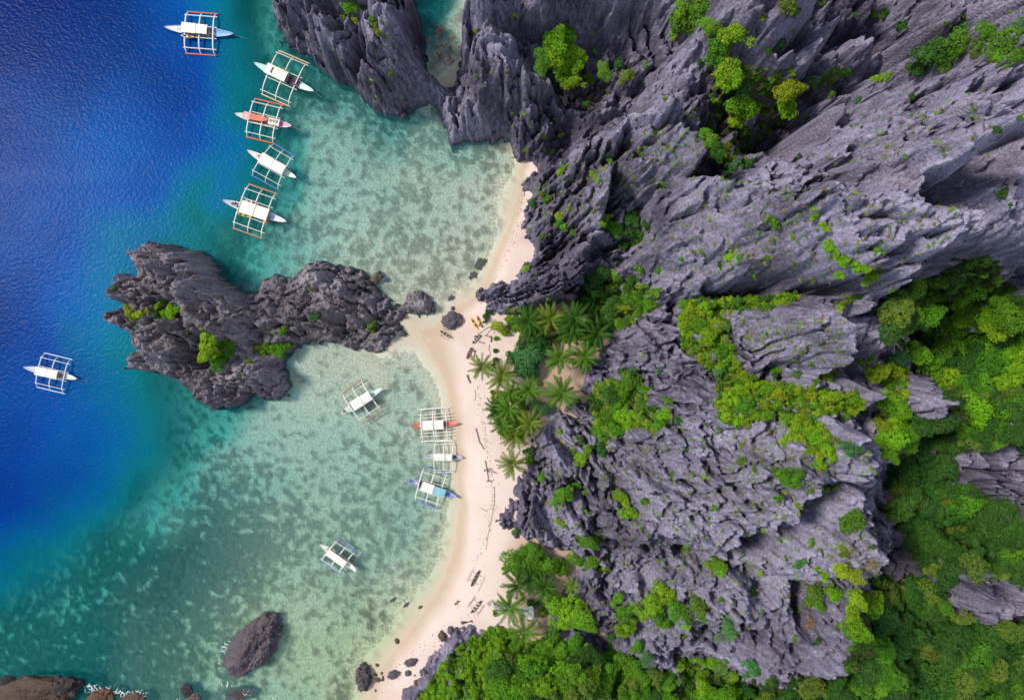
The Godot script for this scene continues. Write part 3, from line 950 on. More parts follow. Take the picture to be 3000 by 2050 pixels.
func frond_mesh(tilt: float, droop: float, length: float) -> ArrayMesh:
	var v := PackedVector3Array()
	var c := PackedColorArray()
	var idx := PackedInt32Array()
	var p := Vector3.ZERO
	var ang := tilt
	var steps := 24
	var path := []
	for k in steps + 1:
		path.append([p, Vector3(cos(ang), sin(ang), 0)])
		p += Vector3(cos(ang), sin(ang), 0) * length / steps
		ang -= droop / steps * (0.5 + 1.2 * k / steps)
	for k in steps:
		var a: Vector3 = path[k][0]
		var b: Vector3 = path[k + 1][0]
		var w := 0.05 * (1.0 - 0.75 * k / steps)
		var o := v.size()
		v.append_array([a + Vector3(0, 0.02, -w), a + Vector3(0, 0.02, w), b + Vector3(0, 0.02, w * 0.9), b + Vector3(0, 0.02, -w * 0.9)])
		for q in 4:
			c.append(Color(1.3, 1.2, 1.2))
		idx.append_array([o, o + 1, o + 2, o, o + 2, o + 3])
		if k < 3:
			continue
		var s := float(k) / steps
		var ll := length * 0.165 * pow(sin(PI * clampf(s * 0.86 + 0.12, 0.0, 1.0)), 0.6)
		var t: Vector3 = path[k][1]
		for side in [-1.0, 1.0]:
			var l := ll * rng.randf_range(0.8, 1.1)
			var out: Vector3 = (t * (0.55 + s * 0.9) + Vector3(0, -0.10 - rng.randf() * 0.28, side)).normalized()
			var base: Vector3 = a + t * 0.04 * side
			var mid := base + out * l * 0.45 + t * 0.02
			var tip := base + out * l + Vector3(0, -0.16 * l - rng.randf() * 0.1, 0)
			var wide := t * 0.11
			var bb := rng.randf_range(0.7, 1.3)
			o = v.size()
			v.append_array([base - wide * 0.5, base + wide * 0.5, mid + wide * 0.62, tip, mid - wide * 0.62])
			for q in 5:
				c.append(Color(bb * 1.05, bb, bb * 0.9))
			idx.append_array([o, o + 1, o + 2, o, o + 2, o + 4, o + 4, o + 2, o + 3])
	return array_mesh(v, PackedVector3Array(), c, idx)


func make_palm_shapes() -> void:
	for e in [[1.15, 1.5], [0.75, 1.5], [0.35, 1.4], [-0.15, 1.1]]:
		for k in 2:
			fronds.append(frond_mesh(e[0], e[1] * rng.randf_range(0.9, 1.15), rng.randf_range(3.6, 4.2)))
	var st := st_new()
	st.set_smooth_group(0)
	var path := []
	var rad := []
	for k in 9:
		var s := k / 8.0
		path.append(Vector3(0.9 * (1.0 - s) * (1.0 - s) * -1.0 + 0.0, s, 0.15 * sin(s * 3.0)))
		rad.append(0.17 - 0.07 * s + (0.07 if k == 0 else 0.0))
	tube(st, path, rad, 8)
	palm_trunk = done(st)
	var sp := SphereMesh.new()
	sp.radius = 0.13
	sp.height = 0.3
	sp.radial_segments = 8
	sp.rings = 5
	coconut_mesh = sp


func palm(qx: float, qy: float, r_px: float, tint: Color, label: String) -> void:
	var tall := 6.0 + rng.randf() * 2.5
	var foot := lifted(qx, qy, tall)
	var o := thing("coconut_palm", label, "palm", foot, rng.randf() * TAU, "coconut palms behind the beach")
	var t := put("trunk", palm_trunk, paint(Color(0.22, 0.18, 0.14), 0.9), o)
	t.scale = Vector3(1.0, tall, 1.0)
	var s := r_px * SPAN * (EYE - tall) / 2.8
	var many := 23
	var m := leaf_mat(tint)
	for k in many:
		var tier := 0 if k < 3 else (1 if k < 9 else (2 if k < 17 else 3))
		var f := put("frond", fronds[tier * 2 + rng.randi() % 2], m if tier < 3 else leaf_mat(Color(tint.r * 1.25, tint.g * 0.9, tint.b)), o)
		f.position = Vector3(0, tall, 0)
		f.rotation = Vector3(rng.randf_range(-0.15, 0.15), k * 2.39996 + rng.randf_range(-0.25, 0.25), 0)
		f.scale = Vector3.ONE * s * rng.randf_range(0.86, 1.08)
	for k in 4:
		var n := put("coconut", coconut_mesh, paint(Color(0.16, 0.15, 0.03), 0.6), o)
		n.position = Vector3(cos(k * 1.7) * 0.24, tall - 0.18, sin(k * 1.7) * 0.24)
	spots.append([foot.x, foot.z, 2.0])


# ---------------------------------------------------------------- loose rocks and foam
func boulder(called: String, label: String, qx: float, qy: float, size: Vector3, turn: float, c: Color, sink := 0.35, group := "") -> void:
	var p := wp(qx, qy, size.y * 0.4)
	var base := maxf(ground.at(p.x, p.z), -0.6)
	var v := PackedVector3Array()
	var n := PackedVector3Array()
	var col := PackedColorArray()
	var idx := PackedInt32Array()
	var su := 120 if size.x > 7.0 else (64 if size.x > 3.0 else 26)
	var fine := clampf(size.x / 4.0, 1.0, 3.0)
	var sv := su / 2
	var n1 := noise(rng.randi() % 9999, 0.55, 2)
	var n2 := noise(rng.randi() % 9999, 1.6, 3)
	for j in sv + 1:
		for i in su + 1:
			var a := TAU * (i % su) / su
			var b := PI * j / sv
			var d := Vector3(sin(b) * cos(a), cos(b), sin(b) * sin(a))
			var w := d * 2.2 * fine
			var r1 := 1.0 - absf(n1.get_noise_3d(w.x * 0.6, w.y, w.z * 2.2)) * 2.0
			var k := 0.80 + 0.24 * n1.get_noise_3dv(d * 2.2 + Vector3(40, 0, 0)) + 0.20 * (r1 - 0.5) / fine + (0.10 + 0.03 * fine) * (0.5 - absf(n2.get_noise_3dv(w * Vector3(0.5, 1, 2.2))) * 2.0) / sqrt(fine)
			v.append(d * k * size * 0.5)
			var t := clampf(0.5 + n2.get_noise_3dv(w) * 0.9, 0.0, 1.0)
			col.append(c * (0.65 + 0.6 * t))
	for j in sv:
		for i in su:
			var o := j * (su + 1) + i
			idx.append_array([o, o + 1, o + su + 2, o, o + su + 2, o + su + 1])
	n.resize(v.size())
	for t in range(0, idx.size(), 3):
		var fn := (v[idx[t + 2]] - v[idx[t]]).cross(v[idx[t + 1]] - v[idx[t]])
		for k in 3:
			n[idx[t + k]] += fn
	for k in n.size():
		n[k] = n[k].normalized() if n[k].length() > 0.0 else Vector3.UP
	for j in sv + 1:
		n[j * (su + 1) + su] = n[j * (su + 1)]
	var o := put(called, array_mesh(v, n, col, idx), rock_mat_small())
	o.position = Vector3(p.x, base + size.y * (0.5 - sink), p.z)
	o.rotation.y = turn
	tag(o, label, "rock", group)


func rock_mat_small() -> StandardMaterial3D:
	if not mats.has("rock"):
		mats["rock"] = rock_mat(0.3)
		mats["rock"].heightmap_scale = 8.0
	return mats["rock"]


func foam(label: String, qs: String, amount: float) -> void:
	var n := noise(501, 0.55, 4, FastNoiseLite.FRACTAL_RIDGED, 0.55)
	var v := PackedVector3Array()
	var idx := PackedInt32Array()
	var cell := 0.11
	for q in nums(qs):
		var c := wp(q[0], q[1], 0.05)
		var rx: float = q[2] * SPAN * EYE
		var rz: float = q[3] * SPAN * EYE
		for j in range(-int(rz / cell), int(rz / cell)):
			for i in range(-int(rx / cell), int(rx / cell)):
				var x := c.x + i * cell
				var z := c.z + j * cell
				var e := pow(i * cell / rx, 2.0) + pow(j * cell / rz, 2.0)
				if e < 1.0 and n.get_noise_2d(x, z) > amount + e * 0.5:
					var o := v.size()
					var h := 0.05 + 0.03 * n.get_noise_2d(x * 3.0, z * 3.0)
					v.append_array([Vector3(x, h, z), Vector3(x + cell, h, z), Vector3(x + cell, h, z + cell), Vector3(x, h, z + cell)])
					idx.append_array([o, o + 1, o + 2, o, o + 2, o + 3])
	if v.size():
		tag(put("foam", array_mesh(v, PackedVector3Array(), PackedColorArray(), idx), foam_mat()), label, "foam", "", "stuff")


func foam_mat() -> StandardMaterial3D:
	if not mats.has("foam"):
		var m := StandardMaterial3D.new()
		m.transparency = BaseMaterial3D.TRANSPARENCY_ALPHA
		m.albedo_color = Color(0.9, 0.92, 0.93, 0.62)
		m.roughness = 0.8
		mats["foam"] = m
	return mats["foam"]


# ---------------------------------------------------------------- boats
func hull_mesh(l: float, w: float, part: String, s0 := -1.0, s1 := 1.0) -> ArrayMesh:
	var st := st_new()
	var n := 22
	var rows := []
	for k in n + 1:
		var s := lerpf(s0, s1, float(k) / n)
		var half := w * 0.5 * (pow(maxf(0.0, 1.0 - pow(s, 2.0)), 0.75) if s > 0.0 else pow(maxf(0.0, 1.0 - pow(-s, 2.6)), 0.8)) + 0.035
		var top := 0.72 + (0.75 * pow(s, 4.0) if s > 0.0 else 0.55 * pow(s, 4.0))
		var keel := -0.30 + (0.80 * pow(s, 6.0) if s > 0.0 else 0.7 * pow(s, 6.0))
		rows.append([s * l * 0.5, half, top, keel])
	for k in n:
		var a: Array = rows[k]
		var b: Array = rows[k + 1]
		for side in [-1.0, 1.0]:
			var ring := func(r: Array) -> Array:
				if part == "hull":
					return [Vector3(r[0], r[3], 0), Vector3(r[0], r[3] + 0.25, r[1] * 0.55 * side), Vector3(r[0], lerpf(r[3], r[2], 0.75), r[1] * 0.95 * side), Vector3(r[0], r[2], r[1] * side), Vector3(r[0], r[2], (r[1] - 0.03) * side), Vector3(r[0], r[2] - 0.14, (r[1] - 0.03) * side)]
				if part == "gunwale":
					return [Vector3(r[0], r[2] + 0.005, (r[1] + 0.04) * side), Vector3(r[0], r[2] + 0.06, (r[1] + 0.04) * side), Vector3(r[0], r[2] + 0.06, maxf(0.0, r[1] - 0.08) * side), Vector3(r[0], r[2] + 0.005, maxf(0.0, r[1] - 0.08) * side)]
				var d: float = r[2] - (0.03 if part == "deck" else 0.42)
				return [Vector3(r[0], d, (r[1] - 0.035) * side), Vector3(r[0], d + (0.05 if part == "deck" else 0.0), 0)]
			var p: Array = ring.call(a)
			var q: Array = ring.call(b)
			for m in p.size() - 1:
				if side > 0.0:
					quad(st, p[m], p[m + 1], q[m + 1], q[m])
				else:
					quad(st, p[m], q[m], q[m + 1], p[m + 1])
	return done(st)


func panel(c: Vector3, l: float, w: float, camber: float, thick := 0.05) -> ArrayMesh:
	var st := st_new()
	var n := 6
	var m := 6
	for layer in [0, 1]:
		for i in m:
			for k in n:
				var f := func(a: float, b: float) -> Vector3:
					var u := a * 2.0 - 1.0
					var v := b * 2.0 - 1.0
					return c + Vector3(u * l * 0.5, camber * (1.0 - v * v) + 0.03 * sin(a * 9.0 + c.x) * (1.0 - v * v) - (thick if layer == 1 else 0.0), v * w * 0.5)
				var a0 := float(i) / m
				var a1 := float(i + 1) / m
				var b0 := float(k) / n
				var b1 := float(k + 1) / n
				if layer == 0:
					quad(st, f.call(a0, b0), f.call(a1, b0), f.call(a1, b1), f.call(a0, b1))
				else:
					quad(st, f.call(a0, b0), f.call(a0, b1), f.call(a1, b1), f.call(a1, b0))
	for z in [-1.0, 1.0]:
		box(st, c + Vector3(0, -thick * 0.5, z * w * 0.5), Vector3(l, thick + 0.02, 0.05))
	for x in [-1.0, 1.0]:
		tube(st, [c + Vector3(x * l * 0.5, 0, -w * 0.5), c + Vector3(x * l * 0.5, camber * 0.75, -w * 0.25), c + Vector3(x * l * 0.5, camber, 0), c + Vector3(x * l * 0.5, camber * 0.75, w * 0.25), c + Vector3(x * l * 0.5, 0, w * 0.5)], [0.03, 0.03, 0.03, 0.03, 0.03], 5)
	return done(st)


const WHITE := Color(0.80, 0.80, 0.79)
const BAMBOO := Color(0.52, 0.36, 0.20)

# All places as seen in the photograph: stern, bow, the two ends of the upper and of the lower outrigger float.
func bangka(d: Dictionary) -> Node3D:
	var s: Array = d.line
	var stern := wp(s[0], s[1], 1.0)
	var bow := wp(s[2], s[3], 1.2)
	var mid := (stern + bow) * 0.5
	mid.y = 0.0
	var ang := atan2(bow.z - stern.z, bow.x - stern.x)
	var o := thing("outrigger_boat", d.label, "boat", mid, -ang, "outrigger boats in the cove")
	var local := func(qx: float, qy: float, h: float) -> Vector3:
		return (wp(qx, qy, h) - mid).rotated(Vector3.UP, ang)
	var l := Vector2(bow.x - stern.x, bow.z - stern.z).length()
	var w: float = d.get("wide", 1.7)
	var hc: Color = d.hull
	var bc: Color = d.get("beams", WHITE)
	var beam_r: float = d.get("thick", 0.11) * 1.15
	put("hull", hull_mesh(l, w, "hull"), paint(hc, 0.4), o)
	put("gunwale", hull_mesh(l, w, "gunwale"), paint(d.get("rim", WHITE), 0.45), o)
	put("floor", hull_mesh(l, w, "floor", -0.62, 0.42), paint(Color(0.30, 0.22, 0.15), 0.7), o)
	put("foredeck", hull_mesh(l, w, "deck", 0.34, 0.97), paint(d.get("bow", hc), 0.45), o)
	put("afterdeck", hull_mesh(l, w, "deck", -0.97, -0.52), paint(d.get("aft", hc), 0.45), o)
	for k in 5:
		var st := st_new()
		box(st, Vector3(lerpf(-0.42, 0.26, k / 4.0) * l * 0.5, 0.62, 0), Vector3(0.34, 0.05, w * 0.84), 0.0, 0.01)
		put("thwart", done(st), paint(Color(0.45, 0.36, 0.25), 0.6), o)
	var f: Array = d.floats
	var fa: Vector3 = local.call(f[0], f[1], 0.15)
	var fb: Vector3 = local.call(f[2], f[3], 0.15)
	var fc: Vector3 = local.call(f[4], f[5], 0.15)
	var fd: Vector3 = local.call(f[6], f[7], 0.15)
	for e in [[fa, fb], [fc, fd]]:
		var st := st_new()
		var a: Vector3 = e[0]
		var b: Vector3 = e[1]
		st.set_smooth_group(0)
		tube(st, [a, a.lerp(b, 0.04), a.lerp(b, 0.5), a.lerp(b, 0.93), b + Vector3(0.15, 0.28, 0)], [0.05, beam_r * 1.15, beam_r * 1.25, beam_r * 1.1, 0.04], 8)
		put("outrigger_float", done(st), paint(d.floatc, 0.5), o)
	var shares: Array = d.get("beams_at", [0.06, 0.5, 0.93])
	for t in shares:
		var a := fa.lerp(fb, t)
		var b := fc.lerp(fd, t)
		var path := []
		var rad := []
		for k in 13:
			var u := k / 12.0
			var v := absf(u * 2.0 - 1.0)
			var p := a.lerp(b, u)
			p.y = 0.95 + 0.25 * (1.0 - v * v) - 0.78 * pow(v, 7.0)
			p.x -= 0.22 * (1.0 - pow(v, 6.0))
			path.append(p)
			rad.append(beam_r * (1.15 - 0.45 * pow(v, 3.0)))
		var st := st_new()
		st.set_smooth_group(0)
		tube(st, path, rad, 8)
		put("crossbeam", done(st), paint(bc, 0.5), o)
	var near_x := shares.size() - 1
	for e in d.get("rails", [0.78, 0.27]):
		for side in [0, 1]:
			var st := st_new()
			var a := fa.lerp(fc, 0.5 - 0.5 * e) if side == 0 else fa.lerp(fc, 0.5 + 0.5 * e)
			var b := fb.lerp(fd, 0.5 - 0.5 * e) if side == 0 else fb.lerp(fd, 0.5 + 0.5 * e)
			a.y = (0.98 - 0.14 * e) + 0.12
			b.y = a.y
			var out: Vector3 = (b - a).normalized()
			tube(st, [a - out * 0.1, a.lerp(b, 0.5) + Vector3(0, 0.02, 0), b + out * 0.05], [beam_r * 0.62, beam_r * 0.66, beam_r * 0.6], 6)
			put("lashed_pole" if e > 0.5 else "side_rail", done(st), paint(d.get("poles", bc), 0.5), o)
	for r in d.roofs:                                      # from, to (shares of half the length), width, colour
		var x0: float = r[0] * l * 0.5
		var x1: float = r[1] * l * 0.5
		var rc: Color = r[3]
		put("canopy", panel(Vector3((x0 + x1) * 0.5, r[4] if r.size() > 4 else 2.15, 0), x1 - x0, r[2], 0.16), paint(rc, 0.55), o)
		for x in [x0 + 0.12, x1 - 0.12]:
			for z in [-1.0, 1.0]:
				var st := st_new()
				tube(st, [Vector3(x, 0.6, z * w * 0.42), Vector3(x, (r[4] if r.size() > 4 else 2.15), z * (r[2] * 0.5 - 0.06))], [0.035, 0.035], 5)
				put("post", done(st), paint(WHITE, 0.5), o)
	for z in [-1.0, 1.0]:                                  # stays from the canopy to the bow
		var st := st_new()
		tube(st, [Vector3(l * 0.18, 2.05, z * 0.8), Vector3(l * 0.36, 1.0, z * w * 0.30)], [0.035, 0.03], 5)
		put("stay", done(st), paint(WHITE, 0.6), o)
	var eng := st_new()
	box(eng, Vector3(-l * 0.30, 0.66, 0), Vector3(0.9, 0.5, 0.6), 0.0, 0.05)
	put("engine_cover", done(eng), paint(Color(0.55, 0.55, 0.53), 0.5), o)
	for k in 4:
		var gs := st_new()
		var gx: float = [-0.47, -0.56, 0.40, -0.34][k] * l * 0.5 * 1.0
		box(gs, Vector3(gx, 0.86 if k == 2 else 0.78, [0.25, -0.2, 0.1, 0.45][k]), [Vector3(0.55, 0.42, 0.4), Vector3(0.4, 0.5, 0.4), Vector3(0.6, 0.3, 0.5), Vector3(0.5, 0.4, 0.35)][k], 0.3 * k, 0.03)
		put("crate", done(gs), paint([Color(0.08, 0.16, 0.4), Color(0.55, 0.08, 0.06), Color(0.62, 0.6, 0.55), Color(0.75, 0.75, 0.7)][(k + int(s[0])) % 4], 0.5), o)
	var rp := st_new()
	var lb: Vector3 = Vector3(l * 0.49, 1.35, 0)
	tube(rp, [lb, lb + Vector3(0.8, -0.8, 0.1), lb + Vector3(1.8, -1.3, 0.2), lb + Vector3(3.0, -1.75, 0.2)], [0.025, 0.025, 0.025, 0.025], 5)
	put("mooring_rope", done(rp), paint(Color(0.6, 0.58, 0.5), 0.8), o)
	o.set_meta("length", l)
	return o


func on_boat(o: Node3D, x: float, y: float, z: float) -> Vector3:
	return o.position + Vector3(x, y, z).rotated(Vector3.UP, o.rotation.y)


func kayak(at: Vector3, turn: float, l: float, a: Color, b: Color, label: String) -> void:
	var o := thing("kayak", label, "kayak", at, turn, "kayaks")
	for half in [0, 1]:
		var st := st_new()
		st.set_smooth_group(0)
		var n := 12
		var rings := []
		for k in n + 1:
			var s := -1.0 + float(k) / n if half == 0 else float(k) / n
			var w := 0.36 * pow(maxf(0.0, 1.0 - s * s), 0.6) + 0.01
			var ring := []
			for q in 10:
				var g := TAU * q / 10.0
				ring.append(Vector3(s * l * 0.5, 0.17 + sin(g) * (0.16 if sin(g) > 0.0 else 0.17) + 0.12 * pow(absf(s), 5.0), cos(g) * w))
			rings.append(ring)
		for k in n:
			for q in 10:
				var r := (q + 1) % 10
				quad(st, rings[k][q], rings[k][r], rings[k + 1][r], rings[k + 1][q])
		put("hull", done(st), paint(a if half == 0 else b, 0.35), o)
	for x in [-0.18, 0.16]:
		var st := st_new()
		box(st, Vector3(x * l, 0.34, 0), Vector3(0.55, 0.05, 0.38), 0.0, 0.02)
		box(st, Vector3(x * l - 0.26, 0.44, 0), Vector3(0.06, 0.24, 0.36), 0.0, 0.02)
		put("seat", done(st), paint(Color(0.05, 0.045, 0.04), 0.7), o)
	var pd := st_new()
	tube(pd, [Vector3(-0.9, 0.38, 0.05), Vector3(0.9, 0.40, -0.08)], [0.02, 0.02], 5)
	box(pd, Vector3(-1.05, 0.38, 0.06), Vector3(0.42, 0.03, 0.16), 0.0, 0.01)
	box(pd, Vector3(1.05, 0.40, -0.09), Vector3(0.42, 0.03, 0.16), 0.0, 0.01)
	put("paddle", done(pd), paint(Color(0.1, 0.1, 0.1), 0.5), o)


func canoe(qx: float, qy: float, l: float, turn: float, hc: Color, inside: Color, floats: float, label: String, boards := true) -> void:
	var p := wp(qx, qy, 0.3)
	p.y = ground.at(p.x, p.z) + 0.02
	var o := thing("dugout_canoe", label, "canoe", p, turn)
	var st := st_new()
	var n := 16
	var prof := []
	for k in n + 1:
		var s := -1.0 + 2.0 * k / n
		var w := 0.33 * pow(maxf(0.0, 1.0 - s * s), 0.6) + 0.015
		prof.append([s * l * 0.5, w, 0.46 + 0.22 * pow(absf(s), 4.0), 0.10 * pow(absf(s), 4.0)])
	for k in n:
		var a: Array = prof[k]
		var b: Array = prof[k + 1]
		for side in [-1.0, 1.0]:
			var pa := [Vector3(a[0], a[3], 0), Vector3(a[0], a[3] + 0.1, a[1] * 0.7 * side), Vector3(a[0], a[2], a[1] * side), Vector3(a[0], a[2], (a[1] * 0.86) * side), Vector3(a[0], a[3] + 0.14, a[1] * 0.6 * side), Vector3(a[0], a[3] + 0.08, 0)]
			var pb := [Vector3(b[0], b[3], 0), Vector3(b[0], b[3] + 0.1, b[1] * 0.7 * side), Vector3(b[0], b[2], b[1] * side), Vector3(b[0], b[2], (b[1] * 0.86) * side), Vector3(b[0], b[3] + 0.14, b[1] * 0.6 * side), Vector3(b[0], b[3] + 0.08, 0)]
			for m in 5:
				if side > 0.0:
					quad(st, pa[m], pa[m + 1], pb[m + 1], pb[m])
				else:
					quad(st, pa[m], pb[m], pb[m + 1], pa[m + 1])
	put("hull", done(st), paint(hc, 0.6), o)
	if boards:
		for x in [-0.22, 0.02, 0.24]:
			var sb := st_new()
			box(sb, Vector3(x * l, 0.45, 0), Vector3(0.42, 0.05, 0.52), 0.0, 0.01)
			put("thwart", done(sb), paint(inside, 0.6), o)
	if floats > 0.0:
		for x in [-0.24, 0.24]:
			var sb := st_new()
			tube(sb, [Vector3(x * l, 0.12, -floats), Vector3(x * l, 0.50, -floats * 0.5), Vector3(x * l, 0.56, 0), Vector3(x * l, 0.50, floats * 0.5), Vector3(x * l, 0.12, floats)], [0.035, 0.04, 0.045, 0.04, 0.035], 6)
			put("crossbeam", done(sb), paint(Color(0.30, 0.22, 0.15), 0.7), o)
		for z in [-1.0, 1.0]:
			var sb := st_new()
			tube(sb, [Vector3(-l * 0.42, 0.10, z * floats), Vector3(0, 0.08, z * floats), Vector3(l * 0.40, 0.10, z * floats)], [0.05, 0.06, 0.04], 6)
			put("outrigger_float", done(sb), paint(Color(0.38, 0.30, 0.24), 0.7), o)


func pole_on_sand(called: String, label: String, qs: String, r: float, c: Color, cat := "driftwood") -> void:
	var path := []
	var rad := []
	for q in nums(qs):
		var p := wp(q[0], q[1], 1.3)
		path.append(Vector3(p.x, ground.at(p.x, p.z) + r * 0.7, p.z))
		rad.append(r * (1.0 - 0.5 * rad.size() / 6.0))
	var st := st_new()
	st.set_smooth_group(0)
	tube(st, path, rad, 6)
	tag(put(called, done(st), paint(c, 0.85)), label, cat)


# ---------------------------------------------------------------- people
var bodies := {}

func smin(a: float, b: float, k: float) -> float:
	var h := maxf(k - absf(a - b), 0.0) / k
	return minf(a, b) - h * h * k * 0.25


# One continuous skin round a skeleton of tapered capsules: surface nets on a grid.
func body_mesh(bones: Array, cell: float, blend: float) -> ArrayMesh:
	var lo := Vector3(9, 9, 9)
	var hi := -lo
	for b in bones:
		for e in [[b[0], b[2]], [b[1], b[3]]]:
			lo = lo.min(e[0] - Vector3.ONE * (e[1] + 2.2 * cell))
			hi = hi.max(e[0] + Vector3.ONE * (e[1] + 2.2 * cell))
	var nx := int((hi.x - lo.x) / cell) + 2
	var ny := int((hi.y - lo.y) / cell) + 2
	var nz := int((hi.z - lo.z) / cell) + 2
	var val := PackedFloat32Array()
	val.resize(nx * ny * nz)
	val.fill(1.0)
	var who := PackedInt32Array()
	who.resize(nx * ny * nz)
	var best := PackedFloat32Array()
	best.resize(nx * ny * nz)
	best.fill(9.0)
	for bi in bones.size():
		var a: Vector3 = bones[bi][0]
		var b: Vector3 = bones[bi][1]
		var ra: float = bones[bi][2]
		var rb: float = bones[bi][3]
		var ab := b - a
		var ll := maxf(ab.length_squared(), 1e-9)
		var reach := maxf(ra, rb) + blend + 2.0 * cell
		var l3 := a.min(b) - Vector3.ONE * reach - lo
		var h3 := a.max(b) + Vector3.ONE * reach - lo
		for k in range(maxi(0, int(l3.z / cell)), mini(nz, int(h3.z / cell) + 1)):
			for j in range(maxi(0, int(l3.y / cell)), mini(ny, int(h3.y / cell) + 1)):
				for i in range(maxi(0, int(l3.x / cell)), mini(nx, int(h3.x / cell) + 1)):
					var p := lo + Vector3(i, j, k) * cell
					var t := clampf((p - a).dot(ab) / ll, 0.0, 1.0)
					var d := p.distance_to(a + ab * t) - lerpf(ra, rb, t)
					var o := (k * ny + j) * nx + i
					val[o] = smin(val[o], d, blend)
					if d < best[o]:
						best[o] = d
						who[o] = bi
	var v := PackedVector3Array()
	var c := PackedColorArray()
	var idx := PackedInt32Array()
	var id := PackedInt32Array()
	id.resize(nx * ny * nz)
	id.fill(-1)
	for k in nz - 1:
		for j in ny - 1:
			for i in nx - 1:
				var o := (k * ny + j) * nx + i
				var sum := Vector3.ZERO
				var n := 0
				for e in 12:
					var ax := e / 4
					var u := e % 2
					var w := (e / 2) % 2
					var p := Vector3i(0, u, w) if ax == 0 else (Vector3i(u, 0, w) if ax == 1 else Vector3i(u, w, 0))
					var q := p + (Vector3i(1, 0, 0) if ax == 0 else (Vector3i(0, 1, 0) if ax == 1 else Vector3i(0, 0, 1)))
					var va := val[o + (p.z * ny + p.y) * nx + p.x]
					var vb := val[o + (q.z * ny + q.y) * nx + q.x]
					if (va < 0.0) != (vb < 0.0):
						sum += Vector3(p).lerp(Vector3(q), va / (va - vb))
						n += 1
				if n:
					id[o] = v.size()
					v.append(lo + (Vector3(i, j, k) + sum / n) * cell)
					c.append(bones[who[o]][4])
	for k in range(1, nz - 1):
		for j in range(1, ny - 1):
			for i in range(1, nx - 1):
				var o := (k * ny + j) * nx + i
				for ax in 3:
					var step := 1 if ax == 0 else (nx if ax == 1 else nx * ny)
					var s1 := nx if ax == 0 else (nx * ny if ax == 1 else 1)
					var s2 := nx * ny if ax == 0 else (1 if ax == 1 else nx)
					if (val[o] < 0.0) == (val[o + step] < 0.0):
						continue
					var q := [id[o], id[o - s1], id[o - s1 - s2], id[o - s2]]
					if q.has(-1):
						continue
					if val[o] < 0.0:
						idx.append_array([q[0], q[2], q[1], q[0], q[3], q[2]])
					else:
						idx.append_array([q[0], q[1], q[2], q[0], q[2], q[3]])
	var st := SurfaceTool.new()
	st.create_from_arrays(array_mesh(v, PackedVector3Array(), c, idx).surface_get_arrays(0))
	st.generate_normals()
	return st.commit()


func skeleton(pose: String, skin: Color, shorts: Color, hair: Color) -> Dictionary:
	var hip := Vector3(0, 0.92, 0)
	var j := {"hip": hip, "chest": hip + Vector3(0, 0.42, 0), "neck": hip + Vector3(0, 0.53, 0), "head": hip + Vector3(0, 0.68, 0.01)}
	for s in [-1.0, 1.0]:
		var n := "l" if s < 0.0 else "r"
		j["sh" + n] = hip + Vector3(0.19 * s, 0.46, 0)
		j["hp" + n] = hip + Vector3(0.09 * s, -0.04, 0)
		match pose:
			"float":                                       # afloat on the back, arms and legs loosely spread
				j["el" + n] = j["sh" + n] + Vector3(0.24 * s, -0.08 * s, -0.04)
				j["ha" + n] = j["el" + n] + Vector3(0.18 * s, 0.14, 0.0)
				j["kn" + n] = j["hp" + n] + Vector3(0.10 * s, -0.40, 0.06)
				j["ft" + n] = j["kn" + n] + Vector3(0.05 * s, -0.40, -0.07)
			"sit":
				j["el" + n] = j["sh" + n] + Vector3(0.08 * s, -0.26, 0.08)
				j["ha" + n] = j["el" + n] + Vector3(-0.04 * s, -0.06, 0.24)
				j["kn" + n] = j["hp" + n] + Vector3(0.08 * s, 0.06, 0.42)
				j["ft" + n] = j["kn" + n] + Vector3(0.0, -0.42, 0.05)
			_:
				j["el" + n] = j["sh" + n] + Vector3(0.07 * s, -0.28, -0.05 * s)
				j["ha" + n] = j["el" + n] + Vector3(0.02 * s, -0.23, 0.09 - 0.06 * s)
				j["kn" + n] = j["hp" + n] + Vector3(0.02 * s, -0.42, 0.10 * s)
				j["ft" + n] = j["kn" + n] + Vector3(0.0, -0.42, -0.02 + 0.05 * s)
	var b := [[j.hip, j.chest, 0.125, 0.13, skin], [j.hip + Vector3(-0.06, 0, 0), j.hip + Vector3(0.06, 0, 0), 0.12, 0.12, shorts], [j.shl, j.shr, 0.075, 0.075, skin], [j.chest, j.neck, 0.09, 0.055, skin], [j.neck, j.head, 0.052, 0.06, skin],
		[j.head + Vector3(0, -0.03, 0.02), j.head + Vector3(0, 0.05, 0.0), 0.075, 0.088, skin], [j.head + Vector3(0, 0.06, -0.03), j.head + Vector3(0, 0.03, -0.045), 0.085, 0.08, hair], [j.head + Vector3(0, -0.01, 0.09), j.head + Vector3(0, -0.025, 0.108), 0.012, 0.016, skin]]
	for n in ["l", "r"]:
		var el: Vector3 = j["el" + n]
		var ha: Vector3 = j["ha" + n]
		var kn: Vector3 = j["kn" + n]
		var ft: Vector3 = j["ft" + n]
		b.append([j["sh" + n], el, 0.056, 0.042, skin])
		b.append([el, ha, 0.042, 0.028, skin])
		b.append([j["hp" + n], j["hp" + n].lerp(kn, 0.55), 0.092, 0.078, shorts])
		b.append([j["hp" + n].lerp(kn, 0.5), kn, 0.072, 0.055, skin])
		b.append([kn, ft, 0.055, 0.035, skin])
		b.append([ft + Vector3(0, 0.0, -0.03), ft + Vector3(0, -0.045, 0.15), 0.036, 0.028, skin])
	return {"bones": b, "j": j}


